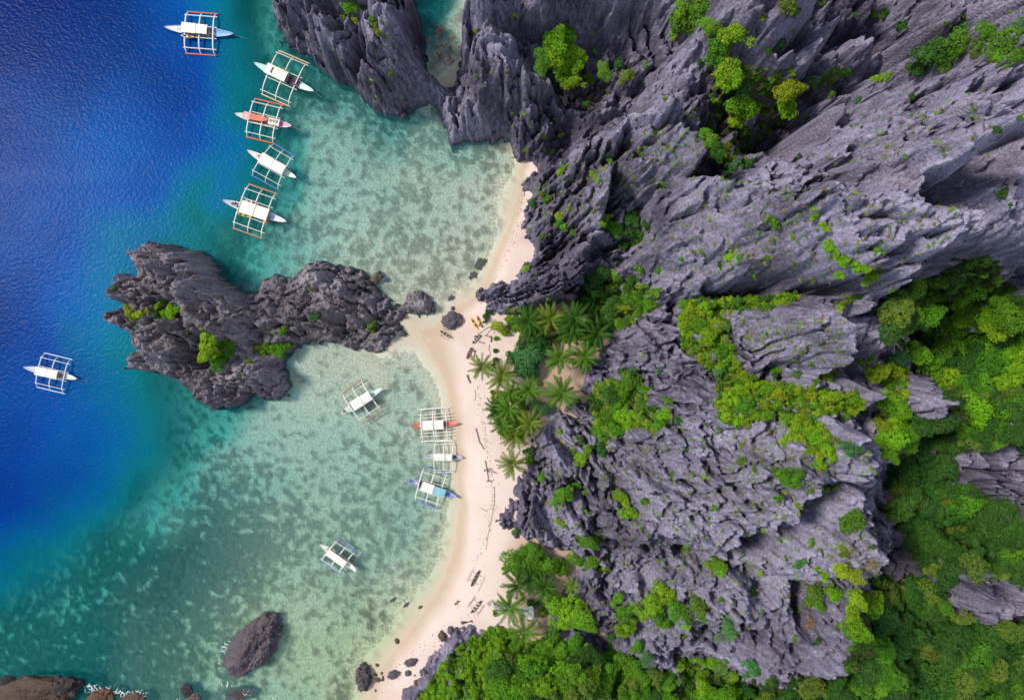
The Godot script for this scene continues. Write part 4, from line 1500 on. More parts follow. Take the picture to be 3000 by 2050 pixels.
func make_people() -> void:
	var skin := Color(0.40, 0.22, 0.14)
	for pose in ["float", "stand", "sit"]:
		for look in [[Color(0.03, 0.05, 0.12), Color(0.02, 0.015, 0.012)], [Color(0.45, 0.04, 0.05), Color(0.03, 0.02, 0.015)]]:
			var sk := skeleton(pose, skin, look[0], look[1])
			var st := SurfaceTool.new()
			st.append_from(body_mesh(sk.bones, 0.034, 0.05), 0, Transform3D())
			var hands := st_new()
			hands.set_color(skin)
			for n in ["l", "r"]:
				var e: Vector3 = sk.j["el" + n]
				var h: Vector3 = sk.j["ha" + n]
				var d := (h - e).normalized()
				var side := d.cross(Vector3(0, 0, 1) if absf(d.z) < 0.7 else Vector3(1, 0, 0)).normalized()
				tube(hands, [h - d * 0.02, h + d * 0.04, h + d * 0.085], [0.026, 0.036, 0.034], 6)
				for k in 4:
					var r := h + d * 0.08 + side * (k - 1.5) * 0.018
					tube(hands, [r, r + d * 0.035, r + d * (0.066 - 0.008 * absf(k - 1.3)) + Vector3(0, 0, 0.015)], [0.0095, 0.009, 0.006], 5)
				tube(hands, [h + d * 0.02 + side * 0.03, h + d * 0.05 + side * 0.055, h + d * 0.075 + side * 0.06], [0.012, 0.0105, 0.007], 5)
			hands.generate_normals()
			st.append_from(hands.commit(), 0, Transform3D())
			bodies[pose + ("" if look[0].r < 0.2 else "_red")] = st.commit()
	var hp := Vector3(0, 0.92, 0)
	var white := Color(1, 1, 1)
	bodies["vest"] = body_mesh([[hp + Vector3(0, 0.12, 0.015), hp + Vector3(0, 0.44, 0.02), 0.165, 0.165, white], [hp + Vector3(-0.12, 0.42, 0.02), hp + Vector3(0.12, 0.42, 0.02), 0.10, 0.10, white], [hp + Vector3(0, 0.5, -0.09), hp + Vector3(0, 0.6, -0.11), 0.10, 0.07, white]], 0.034, 0.05)
	bodies["shirt"] = body_mesh([[hp + Vector3(0, 0.02, 0), hp + Vector3(0, 0.42, 0), 0.142, 0.148, white], [hp + Vector3(-0.19, 0.46, 0), hp + Vector3(0.19, 0.46, 0), 0.088, 0.088, white], [hp + Vector3(-0.2, 0.45, 0), hp + Vector3(-0.25, 0.33, 0), 0.075, 0.07, white], [hp + Vector3(0.2, 0.45, 0), hp + Vector3(0.25, 0.33, 0), 0.075, 0.07, white]], 0.034, 0.05)


func person(at: Vector3, turn: float, pose: String, label: String, top: Color, vest := false, red := false) -> void:
	var o := thing("person", label, "person", at, turn)
	var b := put("body", bodies[pose + ("_red" if red else "")], paint(Color(1, 1, 1), 0.6), o)
	var parts := [b]
	if vest or top.a > 0.0:
		parts.append(put("life_vest" if vest else "shirt", bodies["vest" if vest else "shirt"], paint(Color(top.r, top.g, top.b), 0.6), o))
	for p in parts:
		if pose == "float":
			p.transform = Transform3D(Basis(Vector3.RIGHT, -PI / 2), Vector3(0, -0.02, 1.0))
		elif pose == "sit":
			p.position = Vector3(0, -0.80, 0)
		elif pose == "wade":
			p.position = Vector3(0, -1.05, 0)


func sand_at(qx: float, qy: float, h := 1.5) -> Vector3:
	var p := wp(qx, qy, h)
	return Vector3(p.x, ground.at(p.x, p.z), p.z)


func build_boats() -> void:
	var blue := Color(0.075, 0.20, 0.62)
	var sky_blue := Color(0.22, 0.44, 0.80)
	var mint := Color(0.52, 0.83, 0.80)
	var red := Color(0.62, 0.10, 0.08)
	var orange := Color(0.66, 0.13, 0.05)
	var b1 := bangka({"line": [481, 79, 684, 99], "floats": [546, 34, 640, 41, 541, 156, 636, 163], "hull": blue, "bow": Color(0.14, 0.33, 0.72), "aft": Color(0.72, 0.72, 0.72), "rim": sky_blue, "floatc": Color(0.50, 0.11, 0.13), "thick": 0.15, "wide": 2.1,
		"roofs": [[-0.46, -0.05, 2.35, WHITE], [-0.035, 0.28, 2.2, WHITE]], "label": "blue outrigger boat alone in the upper deep water with red floats and white canopy"})
	var b2 := bangka({"line": [744, 184, 919, 267], "floats": [815, 147, 908, 187, 763, 274, 851, 313], "hull": mint, "bow": Color(0.50, 0.76, 0.84), "aft": mint, "floatc": Color(0.62, 0.45, 0.30), "thick": 0.13, "wide": 2.0, "rails": [0.86, 0.27],
		"roofs": [[-0.56, 0.12, 2.5, WHITE]], "label": "mint bowed outrigger boat with one long white canopy and a dark open deck"})
	var b3 := bangka({"line": [688, 333, 854, 369], "floats": [744, 288, 834, 309, 719, 400, 806, 421], "hull": Color(0.55, 0.16, 0.34), "bow": Color(0.62, 0.20, 0.46), "aft": Color(0.66, 0.78, 0.78), "floatc": orange, "thick": 0.13, "wide": 2.0,
		"roofs": [[-0.66, -0.42, 1.7, Color(0.72, 0.42, 0.42), 1.9], [0.20, 0.58, 1.6, Color(0.78, 0.72, 0.66), 1.55]], "label": "outrigger boat with an orange roof, pink bow and orange floats"})
	var b4 := bangka({"line": [724, 440, 868, 521], "floats": [800, 419, 867, 459, 734, 511, 820, 558], "hull": Color(0.70, 0.76, 0.80), "bow": Color(0.62, 0.76, 0.80), "aft": Color(0.72, 0.76, 0.78), "floatc": blue, "thick": 0.10, "wide": 1.8, "rails": [0.76, 0.3],
		"roofs": [[-0.42, 0.06, 2.5, WHITE], [0.075, 0.54, 2.4, WHITE]], "label": "white outrigger boat with thin blue floats, fourth down the moored row"})
	var b5 := bangka({"line": [653, 587, 839, 649], "floats": [726, 538, 815, 569, 680, 667, 772, 700], "hull": Color(0.30, 0.38, 0.72), "bow": Color(0.48, 0.53, 0.78), "aft": Color(0.48, 0.54, 0.72), "floatc": Color(0.50, 0.22, 0.14), "thick": 0.13, "wide": 2.0, "rails": [0.76, 0.36],
		"roofs": [[-0.40, 0.03, 3.0, WHITE], [0.05, 0.45, 2.9, WHITE]], "label": "lavender blue outrigger boat lowest in the moored row with two square white canopies"})
	var b6 := bangka({"line": [70, 1076, 225, 1110], "floats": [127, 1033, 214, 1054, 105, 1133, 192, 1154], "hull": Color(0.66, 0.72, 0.80), "bow": Color(0.52, 0.60, 0.72), "aft": Color(0.45, 0.55, 0.74), "floatc": Color(0.55, 0.66, 0.82), "thick": 0.10, "wide": 1.7, "rails": [0.74, 0.25],
		"roofs": [[-0.48, -0.06, 2.0, WHITE], [-0.04, 0.34, 2.0, WHITE]], "label": "white outrigger boat alone on the deep blue water left of the islet"})
	var b7 := bangka({"line": [998, 1212, 1120, 1136], "floats": [1001, 1155, 1063, 1108, 1061, 1241, 1125, 1200], "hull": mint, "bow": Color(0.52, 0.80, 0.76), "aft": Color(0.6, 0.74, 0.74), "floatc": Color(0.36, 0.22, 0.16), "thick": 0.12, "wide": 1.7, "rails": [0.72],
		"roofs": [[-0.42, 0.04, 2.4, WHITE], [0.06, 0.46, 2.3, WHITE]], "label": "mint outrigger boat slanting across the shallows below the islet with brown floats"})
	var b8 := bangka({"line": [1206, 1248, 1344, 1240], "floats": [1227, 1200, 1321, 1193, 1233, 1293, 1327, 1288], "hull": Color(0.68, 0.12, 0.06), "bow": Color(0.68, 0.13, 0.07), "aft": Color(0.66, 0.16, 0.10), "rim": Color(0.68, 0.2, 0.14), "floatc": WHITE, "thick": 0.12, "wide": 1.6, "rails": [0.68, 0.48, 0.28], "beams_at": [0.09, 0.46, 0.53, 0.87],
		"roofs": [[-0.52, -0.08, 2.2, WHITE], [-0.04, 0.36, 2.1, WHITE]], "label": "red hulled outrigger boat nosing up to the beach with white floats"})
	var b9 := bangka({"line": [1245, 1336, 1356, 1340], "floats": [1273, 1293, 1334, 1292, 1271, 1382, 1333, 1384], "hull": Color(0.16, 0.18, 0.50), "bow": Color(0.20, 0.22, 0.50), "aft": Color(0.36, 0.38, 0.66), "floatc": Color(0.70, 0.72, 0.72), "thick": 0.10, "wide": 1.4, "rails": [0.82, 0.22],
		"roofs": [[-0.48, 0.06, 1.55, WHITE], [0.10, 0.44, 1.5, WHITE]], "label": "small indigo outrigger boat between the red one and the blue one at the beach"})
	var b10 := bangka({"line": [1192, 1405, 1340, 1457], "floats": [1240, 1365, 1317, 1388, 1213, 1466, 1283, 1490], "hull": Color(0.12, 0.17, 0.58), "bow": Color(0.17, 0.22, 0.62), "aft": Color(0.24, 0.36, 0.68), "rim": Color(0.3, 0.38, 0.7), "floatc": Color(0.16, 0.24, 0.66), "thick": 0.12, "wide": 1.7, "rails": [0.72, 0.3],
		"roofs": [[-0.40, 0.06, 2.3, WHITE], [0.08, 0.52, 2.0, Color(0.22, 0.52, 0.62)]], "label": "blue outrigger boat by the beach with blue floats and half its canopy turquoise"})
	var b11 := bangka({"line": [936, 1594, 1044, 1672], "floats": [986, 1577, 1044, 1616, 937, 1638, 997, 1680], "hull": Color(0.76, 0.77, 0.77), "bow": Color(0.78, 0.79, 0.79), "aft": Color(0.76, 0.77, 0.77), "floatc": Color(0.14, 0.22, 0.64), "thick": 0.12, "wide": 1.5, "rails": [0.84], "beams_at": [0.10, 0.55, 0.95],
		"roofs": [[-0.50, 0.44, 1.65, WHITE]], "label": "small white outrigger boat farthest down the bay with thick blue floats"})
	# the orange roof of the third boat: a pointed board with a small white mark, and dark strokes on its white fore roof
	var l3: float = b3.get_meta("length")
	var st := st_new()
	var y3 := 1.98
	var pts := [Vector2(-0.42, -0.75), Vector2(-0.05, -0.72), Vector2(0.12, -0.34), Vector2(0.20, 0.0), Vector2(0.12, 0.34), Vector2(-0.05, 0.72), Vector2(-0.42, 0.75)]
	for k in range(1, pts.size() - 1):
		tri(st, Vector3(pts[0].x * l3 * 0.5, y3, pts[0].y), Vector3(pts[k].x * l3 * 0.5, y3, pts[k].y), Vector3(pts[k + 1].x * l3 * 0.5, y3, pts[k + 1].y))
		tri(st, Vector3(pts[0].x * l3 * 0.5, y3 - 0.06, pts[0].y), Vector3(pts[k + 1].x * l3 * 0.5, y3 - 0.06, pts[k + 1].y), Vector3(pts[k].x * l3 * 0.5, y3 - 0.06, pts[k].y))
	for k in pts.size():
		var a: Vector2 = pts[k]
		var b: Vector2 = pts[(k + 1) % pts.size()]
		quad(st, Vector3(a.x * l3 * 0.5, y3, a.y), Vector3(a.x * l3 * 0.5, y3 - 0.06, a.y), Vector3(b.x * l3 * 0.5, y3 - 0.06, b.y), Vector3(b.x * l3 * 0.5, y3, b.y))
	put("canopy", done(st), paint(Color(0.70, 0.16, 0.09), 0.55), b3).set_meta("label", "orange pointed roof panel with a small white mark")
	var mk := st_new()
	tube(mk, [Vector3(-0.6, 2.0, -0.16), Vector3(-0.2, 2.0, -0.3), Vector3(0.2, 2.0, 0.0), Vector3(-0.2, 2.0, 0.24), Vector3(-0.6, 2.0, 0.06), Vector3(-0.35, 2.0, -0.1)], [0.05, 0.05, 0.05, 0.05, 0.05, 0.05], 5)
	put("roof_mark", done(mk), paint(Color(0.75, 0.7, 0.66), 0.6), b3)
	for k in 9:
		var ml := st_new()
		box(ml, Vector3((0.25 + 0.034 * k) * l3 * 0.5, 1.735, -0.15 + 0.04 * (k % 3)), Vector3(0.09 + 0.05 * (k % 2), 0.03, 0.35 + 0.22 * ((k * 5) % 3)), 0.3 * sin(k * 2.3))
		put("lettering", done(ml), paint(Color(0.06, 0.05, 0.12), 0.6), b3)
	var sl := st_new()
	box(sl, Vector3(-0.34 * 8.2, 2.345, 0), Vector3(0.42, 0.03, 1.5))
	put("roof_hatch", done(sl), paint(Color(0.16, 0.06, 0.05), 0.7), b2)
	var nt := st_new()
	box(nt, Vector3(0.31 * 8.2, 0.99, 0), Vector3(2.9, 0.06, 2.3), 0.0, 0.02)
	put("deck_mat", done(nt), paint(Color(0.045, 0.03, 0.075), 0.85), b2)
	for e in [[b5, 3.3, -1.15], [b5, 3.5, 1.75]]:
		var sp := SphereMesh.new()
		sp.radius = 0.46
		sp.height = 0.8
		sp.radial_segments = 16
		sp.rings = 9
		var o := put("mooring_buoy", sp, paint(Color(0.72, 0.15, 0.08), 0.5))
		o.position = on_boat(e[0], e[1], 1.35, e[2])
		tag(o, "orange buoy on the %s side of the lavender blue boat by its bow" % ("upper" if e[2] < 0.0 else "lower"), "buoy")
	# kayaks, on boats and on the sand
	kayak(on_boat(b1, -2.5, 1.08, 1.75), b1.rotation.y, 3.4, Color(0.78, 0.76, 0.72), Color(0.80, 0.42, 0.02), "white and yellow kayak lashed beside the canopy of the blue boat in deep water")
	kayak(on_boat(b2, -0.8, 1.05, -1.45), b2.rotation.y, 3.4, Color(0.26, 0.46, 0.02), Color(0.28, 0.48, 0.03), "lime green kayak lashed along the mint bowed boat")
	kayak(on_boat(b5, -1.3, 1.05, -1.75), b5.rotation.y, 3.4, Color(0.78, 0.72, 0.72), Color(0.75, 0.18, 0.24), "white and red kayak lashed on the upper side of the lavender boat")
	kayak(on_boat(b5, -2.2, 1.05, 1.8), b5.rotation.y, 3.6, Color(0.66, 0.55, 0.02), Color(0.45, 0.50, 0.05), "yellow kayak lashed on the lower side of the lavender boat")
	var k1 := sand_at(1390, 948, 1.2)
	kayak(k1, -1.0, 3.4, Color(0.82, 0.52, 0.01), Color(0.82, 0.50, 0.01), "plain yellow kayak on the sand, nearer the lone boulder")
	var k2 := sand_at(1404.5, 942, 1.2)
	kayak(k2, -1.14, 3.3, Color(0.80, 0.36, 0.05), Color(0.80, 0.46, 0.02), "yellow kayak with an orange end on the sand, nearer the bushes")
	# canoes drawn up on the beach
	canoe(1308, 980, 3.6, -0.55, Color(0.10, 0.07, 0.05), Color(0.4, 0.32, 0.24), 0.95, "tiny dark outrigger canoe resting below the lone boulder")
	canoe(1397, 993, 2.9, 0.78, Color(0.20, 0.16, 0.16), Color(0.5, 0.42, 0.4), 0.0, "grey dugout canoe among driftwood below the kayaks")
	canoe(1375, 1034, 3.0, 1.15, Color(0.20, 0.12, 0.12), Color(0.36, 0.16, 0.16), 0.0, "reddish dugout canoe on the sand by the first palm")
	canoe(1393, 1688, 4.4, 1.08, Color(0.06, 0.05, 0.04), Color(0.20, 0.17, 0.12), 1.5, "long dark outrigger canoe on the lower beach")
	canoe(1396, 1770, 3.9, 0.86, Color(0.10, 0.07, 0.10), Color(0.72, 0.68, 0.68), 1.6, "purple black outrigger canoe with pale boards on the lower beach")
	canoe(1462, 1768, 3.2, -0.6, Color(0.14, 0.15, 0.40), Color(0.42, 0.40, 0.62), 0.8, "blue violet canoe half under the leaning palm")
	# driftwood and beach litter
	pole_on_sand("driftwood", "long thin driftwood line on the middle beach below the palms", "1394,1255 1400,1275 1404,1292 1412,1305 1418,1316", 0.16, Color(0.2, 0.16, 0.15))
	pole_on_sand("driftwood", "crooked log on the sand left of the first palm", "1369,1098 1371,1107 1376,1118 1378,1121", 0.24, Color(0.17, 0.14, 0.13))
	pole_on_sand("driftwood", "grey curved branch beside the reddish canoe", "1386,1022 1391,1030 1389,1040 1386,1052", 0.16, Color(0.28, 0.26, 0.25))
	pole_on_sand("driftwood", "straggling drift line between kayaks and bushes", "1385,1006 1392,990 1402,978 1414,970 1428,960 1440,956", 0.12, Color(0.26, 0.2, 0.2))
	pole_on_sand("driftwood", "straight stick leaning towards the yellow-green bush", "1424,983 1432,973 1440,964", 0.09, Color(0.3, 0.24, 0.2))
	pole_on_sand("driftwood", "dark branch at the foot of the yellow-green bush", "1438,984 1440,994 1438,1002", 0.2, Color(0.16, 0.12, 0.12))
	pole_on_sand("driftwood", "faint twig line on the sand above the small round shrub", "1434,1010 1432,1022 1436,1034 1435,1046", 0.10, Color(0.36, 0.28, 0.27))
	pole_on_sand("driftwood", "dark branch where two people stand on the middle beach", "1422,1348 1425,1366 1428,1380 1430,1396 1433,1410", 0.13, Color(0.16, 0.12, 0.12))
	pole_on_sand("driftwood", "wavering weed line down the lower middle beach", "1449,1424 1448,1445 1449,1470 1444,1498 1437,1530 1428,1575 1424,1610", 0.10, Color(0.42, 0.33, 0.29))
	pole_on_sand("driftwood", "short pale twig on the middle beach sand", "1408,1488 1416,1492 1427,1497", 0.09, Color(0.42, 0.35, 0.32))
	pole_on_sand("driftwood", "thin twig right of the middle driftwood line", "1391,1144 1394,1158 1390,1174", 0.09, Color(0.36, 0.30, 0.28))
	pole_on_sand("bamboo_pole", "bamboo pole lying right of the long dark canoe", "1419,1691 1411,1709 1401,1731", 0.07, Color(0.34, 0.30, 0.28), "pole")
	pole_on_sand("bamboo_pole", "bamboo pole lying left of the purple black canoe", "1391,1745 1383,1757 1374,1768", 0.06, Color(0.4, 0.36, 0.33), "pole")
	pole_on_sand("bamboo_pole", "bamboo pole lying right of the purple black canoe", "1421,1769 1412,1781 1403,1793", 0.07, Color(0.30, 0.25, 0.24), "pole")
	var mat_p := sand_at(1434, 1766)
	var mp := st_new()
	box(mp, Vector3(0, 0.05, 0), Vector3(1.0, 0.10, 1.0), 0.75, 0.03)
	var mo := put("sand_mat", done(mp), paint(Color(0.42, 0.36, 0.35), 0.9))
	mo.position = mat_p
	tag(mo, "square grey mat on the sand between the canoes and the palms", "mat")
	# the shelter under the palms
	var hp := sand_at(1543, 1788, 3.2)
	var hut := thing("beach_shelter", "beach shelter under a creased white tarpaulin by two palms", "shelter", hp, 0.1)
	var ts := st_new()
	var hn := noise(700, 0.7, 3)
	var g := func(i: int, k: int) -> Vector3:
		var x := (i / 10.0 - 0.5) * 3.3
		var z := (k / 10.0 - 0.5) * 3.0
		return Vector3(x, 2.65 - absf(z) * 0.28 + hn.get_noise_2d(x, z) * 0.28, z + hn.get_noise_2d(x * 1.3, 9.0) * 0.25)
	for i in 10:
		for k in 10:
			quad(ts, g.call(i, k), g.call(i + 1, k), g.call(i + 1, k + 1), g.call(i, k + 1))
	put("tarpaulin", done(ts), paint(Color(0.80, 0.82, 0.80), 0.5), hut)
	for x in [-1.45, 1.45]:
		for z in [-1.25, 1.25]:
			var ps := st_new()
			tube(ps, [Vector3(x, -0.2, z), Vector3(x, 2.25, z)], [0.06, 0.05], 6)
			put("post", done(ps), paint(Color(0.25, 0.18, 0.12), 0.8), hut)
	var cr := sand_at(1571, 1823, 2.6)
	var cs := st_new()
	box(cs, Vector3(0, 0.3, 0), Vector3(0.9, 0.6, 0.7), 0.0, 0.04)
	box(cs, Vector3(0, 0.64, 0), Vector3(0.96, 0.08, 0.76), 0.0, 0.03)
	var co := put("cool_box", done(cs), paint(Color(0.75, 0.76, 0.76), 0.5))
	co.position = cr
	tag(co, "small white cool box right below the white shelter", "box")
	# people
	make_people()
	var vo := Color(0.72, 0.12, 0.02)
	var vr := Color(0.60, 0.04, 0.05)
	var sw := [
		[1281, 79, 0.3, vr, "swimmer in a red vest, left of the cluster at the lagoon's dark end"], [1288, 84, 2.0, vr, "swimmer in a red vest in the middle of the cluster at the lagoon's dark end"], [1291, 88, -1.2, vr, "swimmer in a red vest, right of the cluster at the lagoon's dark end"], [1284, 92, 3.0, vr, "swimmer lowest in the cluster at the lagoon's dark end"],
		[1284, 109, 0.75, Color(0.78, 0.28, 0.02), "swimmer stretched out on the back in an amber vest"], [1256, 114, -0.4, vo, "lone swimmer in an orange vest at the lagoon's left side"], [1326, 112, 2.4, vo, "lone swimmer in the upper right of the lagoon"],
		[1295, 132, 0.5, vo, "faint swimmer left of two in the middle of the lagoon"], [1304, 133, -0.8, vo, "faint swimmer right of two in the middle of the lagoon"], [1319, 140, 0.3, vr, "swimmer in a pinkish red vest right of the middle of the lagoon"], [1350, 137, 1.5, vr, "swimmer in a red vest against the lagoon's right wall"],
		[1282, 158, 0.8, vr, "swimmer left of the trio over the pale lagoon floor"], [1287, 162, -0.6, vo, "swimmer in the middle of the trio over the pale lagoon floor"], [1293, 160, 0.2, vr, "swimmer right of the trio over the pale lagoon floor"],
		[1317, 170, 0.4, vr, "swimmer upper of the pair at the lagoon's lower right"], [1325, 181, 2.2, vo, "swimmer lower of the pair at the lagoon's lower right"]]
	for e in sw:
		var p := wp(e[0], e[1], 0.0)
		person(Vector3(p.x, 0.06, p.z), e[2], "float", e[4], e[3], true, e[0] % 2 == 0)
	for e in [[1421, 1376, 0.4, Color(0.03, 0.03, 0.04), "person in black by the branch on the middle beach, left of three"], [1428, 1371, 2.0, Color(0.05, 0.05, 0.06), "person in dark clothes by the branch, topmost of three"], [1441, 1380, -1.0, Color(0.70, 0.55, 0.5), "person in a pale shirt by the branch, right of three"], [1429, 1406, 0.8, Color(0.45, 0.08, 0.08), "person in dark red at the lower end of the branch"],
		[1424, 983, -0.8, Color(0.50, 0.02, 0.05), "person in a crimson shirt on the sand below the kayaks"], [1392, 985, 1.0, Color(0.06, 0.05, 0.06), "person in black beside the grey dugout canoe"], [1406, 1001, 0.2, Color(0.10, 0.12, 0.11), "person in dark grey below the grey dugout canoe"],
		[1381, 1026, 0.9, Color(0.16, 0.05, 0.06), "person in maroon at the reddish canoe"], [1372, 1040, 2.2, Color(0.30, 0.07, 0.08), "person in red leaning over the reddish canoe"], [1340, 1763, 0.5, Color(0.28, 0.12, 0.10), "person in brown, upper of two sitting near the lower waterline"], [1334, 1770, 0.2, Color(0.24, 0.10, 0.08), "person in brown, lower of two sitting near the lower waterline"],
		[1404, 953, 0.9, Color(0.04, 0.03, 0.03), "person in black at the lower end of the orange ended kayak"]]:
		person(sand_at(e[0], e[1], 1.6), e[2], "sit" if e[1] in [1763, 1770] else "stand", e[4], e[3], false, e[2] > 1.5)
		if e[1] in [1763, 1770]:
			get_child(get_child_count() - 1).position.y += 0.02
	for e in [[b5, -5.7, 0.95, 0.1, Color(0.5, 0.05, 0.08), "person in red, hindmost on the stern of the lavender boat"], [b5, -4.9, 0.95, -0.3, Color(0.07, 0.05, 0.1), "person in black, second from the stern of the lavender boat"], [b5, -4.3, 0.95, 0.35, Color(0.34, 0.12, 0.34), "person in purple next to the rear canopy of the lavender boat"], [b5, 3.9, 0.9, 0.55, Color(0.05, 0.04, 0.1), "person in dark clothes on the bow side of the lavender boat"],
		[b2, 3.4, 1.1, 0.7, Color(0.50, 0.05, 0.22), "person in magenta on the dark deck of the mint bowed boat"], [b2, 3.6, 1.1, -0.7, Color(0.10, 0.16, 0.5), "person in blue on the dark deck of the mint bowed boat"], [b7, -5.0, 0.95, 0.0, Color(0.45, 0.08, 0.08), "person in red on the stern of the mint boat below the islet"], [b10, -5.6, 0.95, 0.0, Color(0.45, 0.12, 0.3), "person in magenta on the stern of the blue boat with blue floats"], [b8, 2.0, 0.95, -0.4, Color(0.45, 0.05, 0.2), "person in magenta before the canopy of the red boat"],
		[b9, 2.4, 0.85, 0.2, Color(0.08, 0.1, 0.4), "person in blue on the fore part of the small indigo boat"]]:
		person(on_boat(e[0], e[1], e[2], e[3]), rng.randf() * TAU, "sit", e[5], e[4])


func build_plants() -> void:
	make_plant_shapes()
	plant_bed("on the headland left of the lagoon", "1022,18,30,G 1008,45,16,L 1090,55,22,O 1112,98,20,O 1098,75,14,L 1040,60,14,Y 1068,30,14,D 1160,135,7,Y 1145,215,11,O 1088,233,7,Y 1185,290,6,O 1128,110,12,G")
	plant_bed("in the sunken garden", "1628,128,46,L 1690,180,44,L 1588,180,34,G 1650,175,40,L 1682,242,28,L 1668,110,30,G 1770,212,28,G 1838,222,26,O 1745,152,15,D 1722,225,22,G 1782,268,9,G 1716,306,14,D 1815,190,20,D 1620,165,44,L 1660,215,36,L", 5.0)
	plant_bed("on cliffs round the sunken garden", "1505,45,13,L 1396,95,12,O 1735,95,8,Y 1890,192,14,L 1545,438,14,O 1575,460,8,D 1612,446,16,G 1645,395,9,Y 1592,400,14,O 1625,350,8,O 1685,390,7,O 1536,335,6,Y 1500,330,5,Y")
	plant_bed("at the head of the grey cliff wall", "2015,70,52,G 2062,22,40,G 2112,128,52,G 2160,100,40,L 2000,20,36,L 2280,128,28,D 2250,150,16,D 2300,12,34,O 2330,30,22,O 2322,90,9,Y 2236,52,14,Y 2410,12,18,O 2050,180,14,D 1975,100,18,L 2080,80,36,L")
	plant_bed("in the deep gorge", "2130,215,52,L 2170,312,48,L 2182,258,30,B 2240,270,24,G 2312,262,40,Y 2305,312,36,L 2130,180,28,Y 2110,250,24,L 2150,355,26,L 2062,392,28,G 2100,440,28,D 2150,490,28,B 2192,480,25,D 2080,420,20,G 2430,228,34,O 2390,242,22,B 2468,215,24,G 2436,276,12,G 2578,230,20,L 2600,222,16,L 2512,290,13,B 2672,284,13,D 2365,345,10,D 2150,235,40,L 2185,330,36,L", 8.0)
	plant_bed("among the upper corner's dark fins", "2730,165,56,D 2800,130,46,G 2764,190,36,O 2930,130,56,G 2890,100,36,G 2972,168,38,G 2990,80,42,B 2690,200,34,D 2860,150,28,O 2550,45,18,D 2590,40,20,D 2640,82,22,D 2960,42,16,G 2505,45,11,D 2820,52,15,D 2775,70,14,D 2920,180,30,G")
	plant_bed("on the pale ridge over the beach", "1645,505,17,L 1652,488,12,L 1668,480,10,Y 1786,470,15,G 1765,495,9,Y 1742,516,16,L 1755,530,10,L 1830,414,12,G 1896,430,8,G 1970,440,12,G 1940,536,15,G 1866,350,9,G 1950,290,11,G 1602,585,20,G 1588,566,13,O 1562,596,15,D 1630,570,8,G 1676,570,8,Y 1640,632,20,L 1652,664,18,L 1638,655,14,G 1590,692,14,O 1682,684,12,G 1542,790,14,L 1545,775,9,G 1572,804,9,D 1930,440,7,G 1850,500,7,Y 1790,545,8,Y")
	plant_bed("in the hollow behind the pale ridge", "1800,672,30,G 1850,640,36,D 1872,690,38,D 1812,720,20,G 1776,640,18,Y 1830,720,24,D 1895,660,22,D 1765,655,14,L")
	plant_bed("in shade above the coconut palms", "1745,850,36,D 1762,800,32,D 1722,880,36,D 1800,900,38,D 1862,880,36,G 1900,888,30,G 1842,842,28,D 1782,940,32,D 1920,860,20,G 1606,872,12,G 1812,770,10,G 1875,786,20,G 1930,796,18,G 1740,930,28,D 1705,905,24,D 1820,950,26,G")
	plant_bed("on the great central ridge", "2265,648,28,G 2383,630,20,L 2388,612,12,L 2416,668,20,L 2320,688,12,L 2551,672,9,O 2842,662,13,G 2143,754,30,L 2168,756,18,G 2190,752,10,O 2216,710,12,G 2057,738,12,O 2030,735,10,O 2247,754,12,G 2232,765,9,O 2432,718,26,L 2470,760,36,L 2448,738,20,L 2463,803,22,L 2520,785,30,L 2500,770,20,L 2560,802,30,L 2585,795,16,G 2568,737,20,G 2383,820,12,O 2209,803,11,G 2145,856,13,O 2266,708,10,O 2326,770,9,O 2410,805,9,G 2617,848,10,G 2000,760,10,G 2110,778,16,D 2320,560,7,Y 2080,640,8,Y 2050,700,8,O")
	plant_bed("on dark fins beyond the great ridge", "2983,348,16,G 2754,494,9,G 2921,383,18,D 2939,568,20,D 2672,282,10,B 2895,452,8,Y 2960,600,10,D 2850,350,9,D 2525,372,8,D")
	plant_bed("in the gully under the great ridge", "2010,890,24,G 2035,880,20,L 2062,895,26,L 2110,898,26,G 2160,890,22,G 2202,884,20,G 2250,880,24,D 2292,875,24,D 2330,868,18,G 2475,884,28,O 2462,905,16,Y 2520,875,20,D 2085,915,20,L 2130,885,16,D")
	plant_bed("on the green spur between two ridges", "2020,930,34,L 2050,955,36,G 2010,965,24,L 2075,985,32,L 2100,1005,28,G 2110,1035,30,G 2135,1050,28,L 2150,1075,28,G 2130,1095,26,O 2105,1085,24,B 2160,1115,30,G 2120,1130,26,O 2175,1150,32,L 2210,1135,30,Y 2150,1180,34,L 2190,1190,30,G 2130,1215,26,L 2165,1230,26,L 2245,1150,30,L 2280,1165,30,Y 2260,1195,28,G 2310,1150,30,L 2345,1160,30,G 2380,1155,26,Y 2410,1165,28,L 2445,1165,28,L 2480,1170,28,G 2510,1175,24,L 2500,1200,20,Y 2300,1220,30,L 2330,1245,32,Y 2325,1280,28,L 2360,1265,28,G 2395,1290,34,L 2380,1320,24,G 2420,1315,32,L 2440,1340,22,L 2455,1290,18,O 2480,1220,18,G 2430,1210,22,Y 2235,1220,20,L 2290,1130,20,O")
	plant_bed("on the ridge below the gully", "2282,1078,20,G 2270,1100,14,D 2335,1094,17,B 2420,1110,30,O 2390,1120,16,G 2445,1098,16,G 2326,1054,12,O 2555,1045,18,G 2524,1064,15,L 2545,1060,10,L 2382,1068,12,O 2195,985,9,Y 2245,978,7,G")
	plant_bed("at the ridge tip beside the forest", "2568,1098,38,Y 2560,1080,26,Y 2617,1115,38,Y 2630,1048,32,B 2612,1182,46,L 2645,1185,26,Y 2626,1228,46,L 2612,1290,48,L 2600,1327,34,L 2590,1255,30,Y 2498,1314,34,B 2395,1353,18,L 2410,1368,18,L 2305,1398,40,G 2340,1392,26,G 2270,1380,18,O")
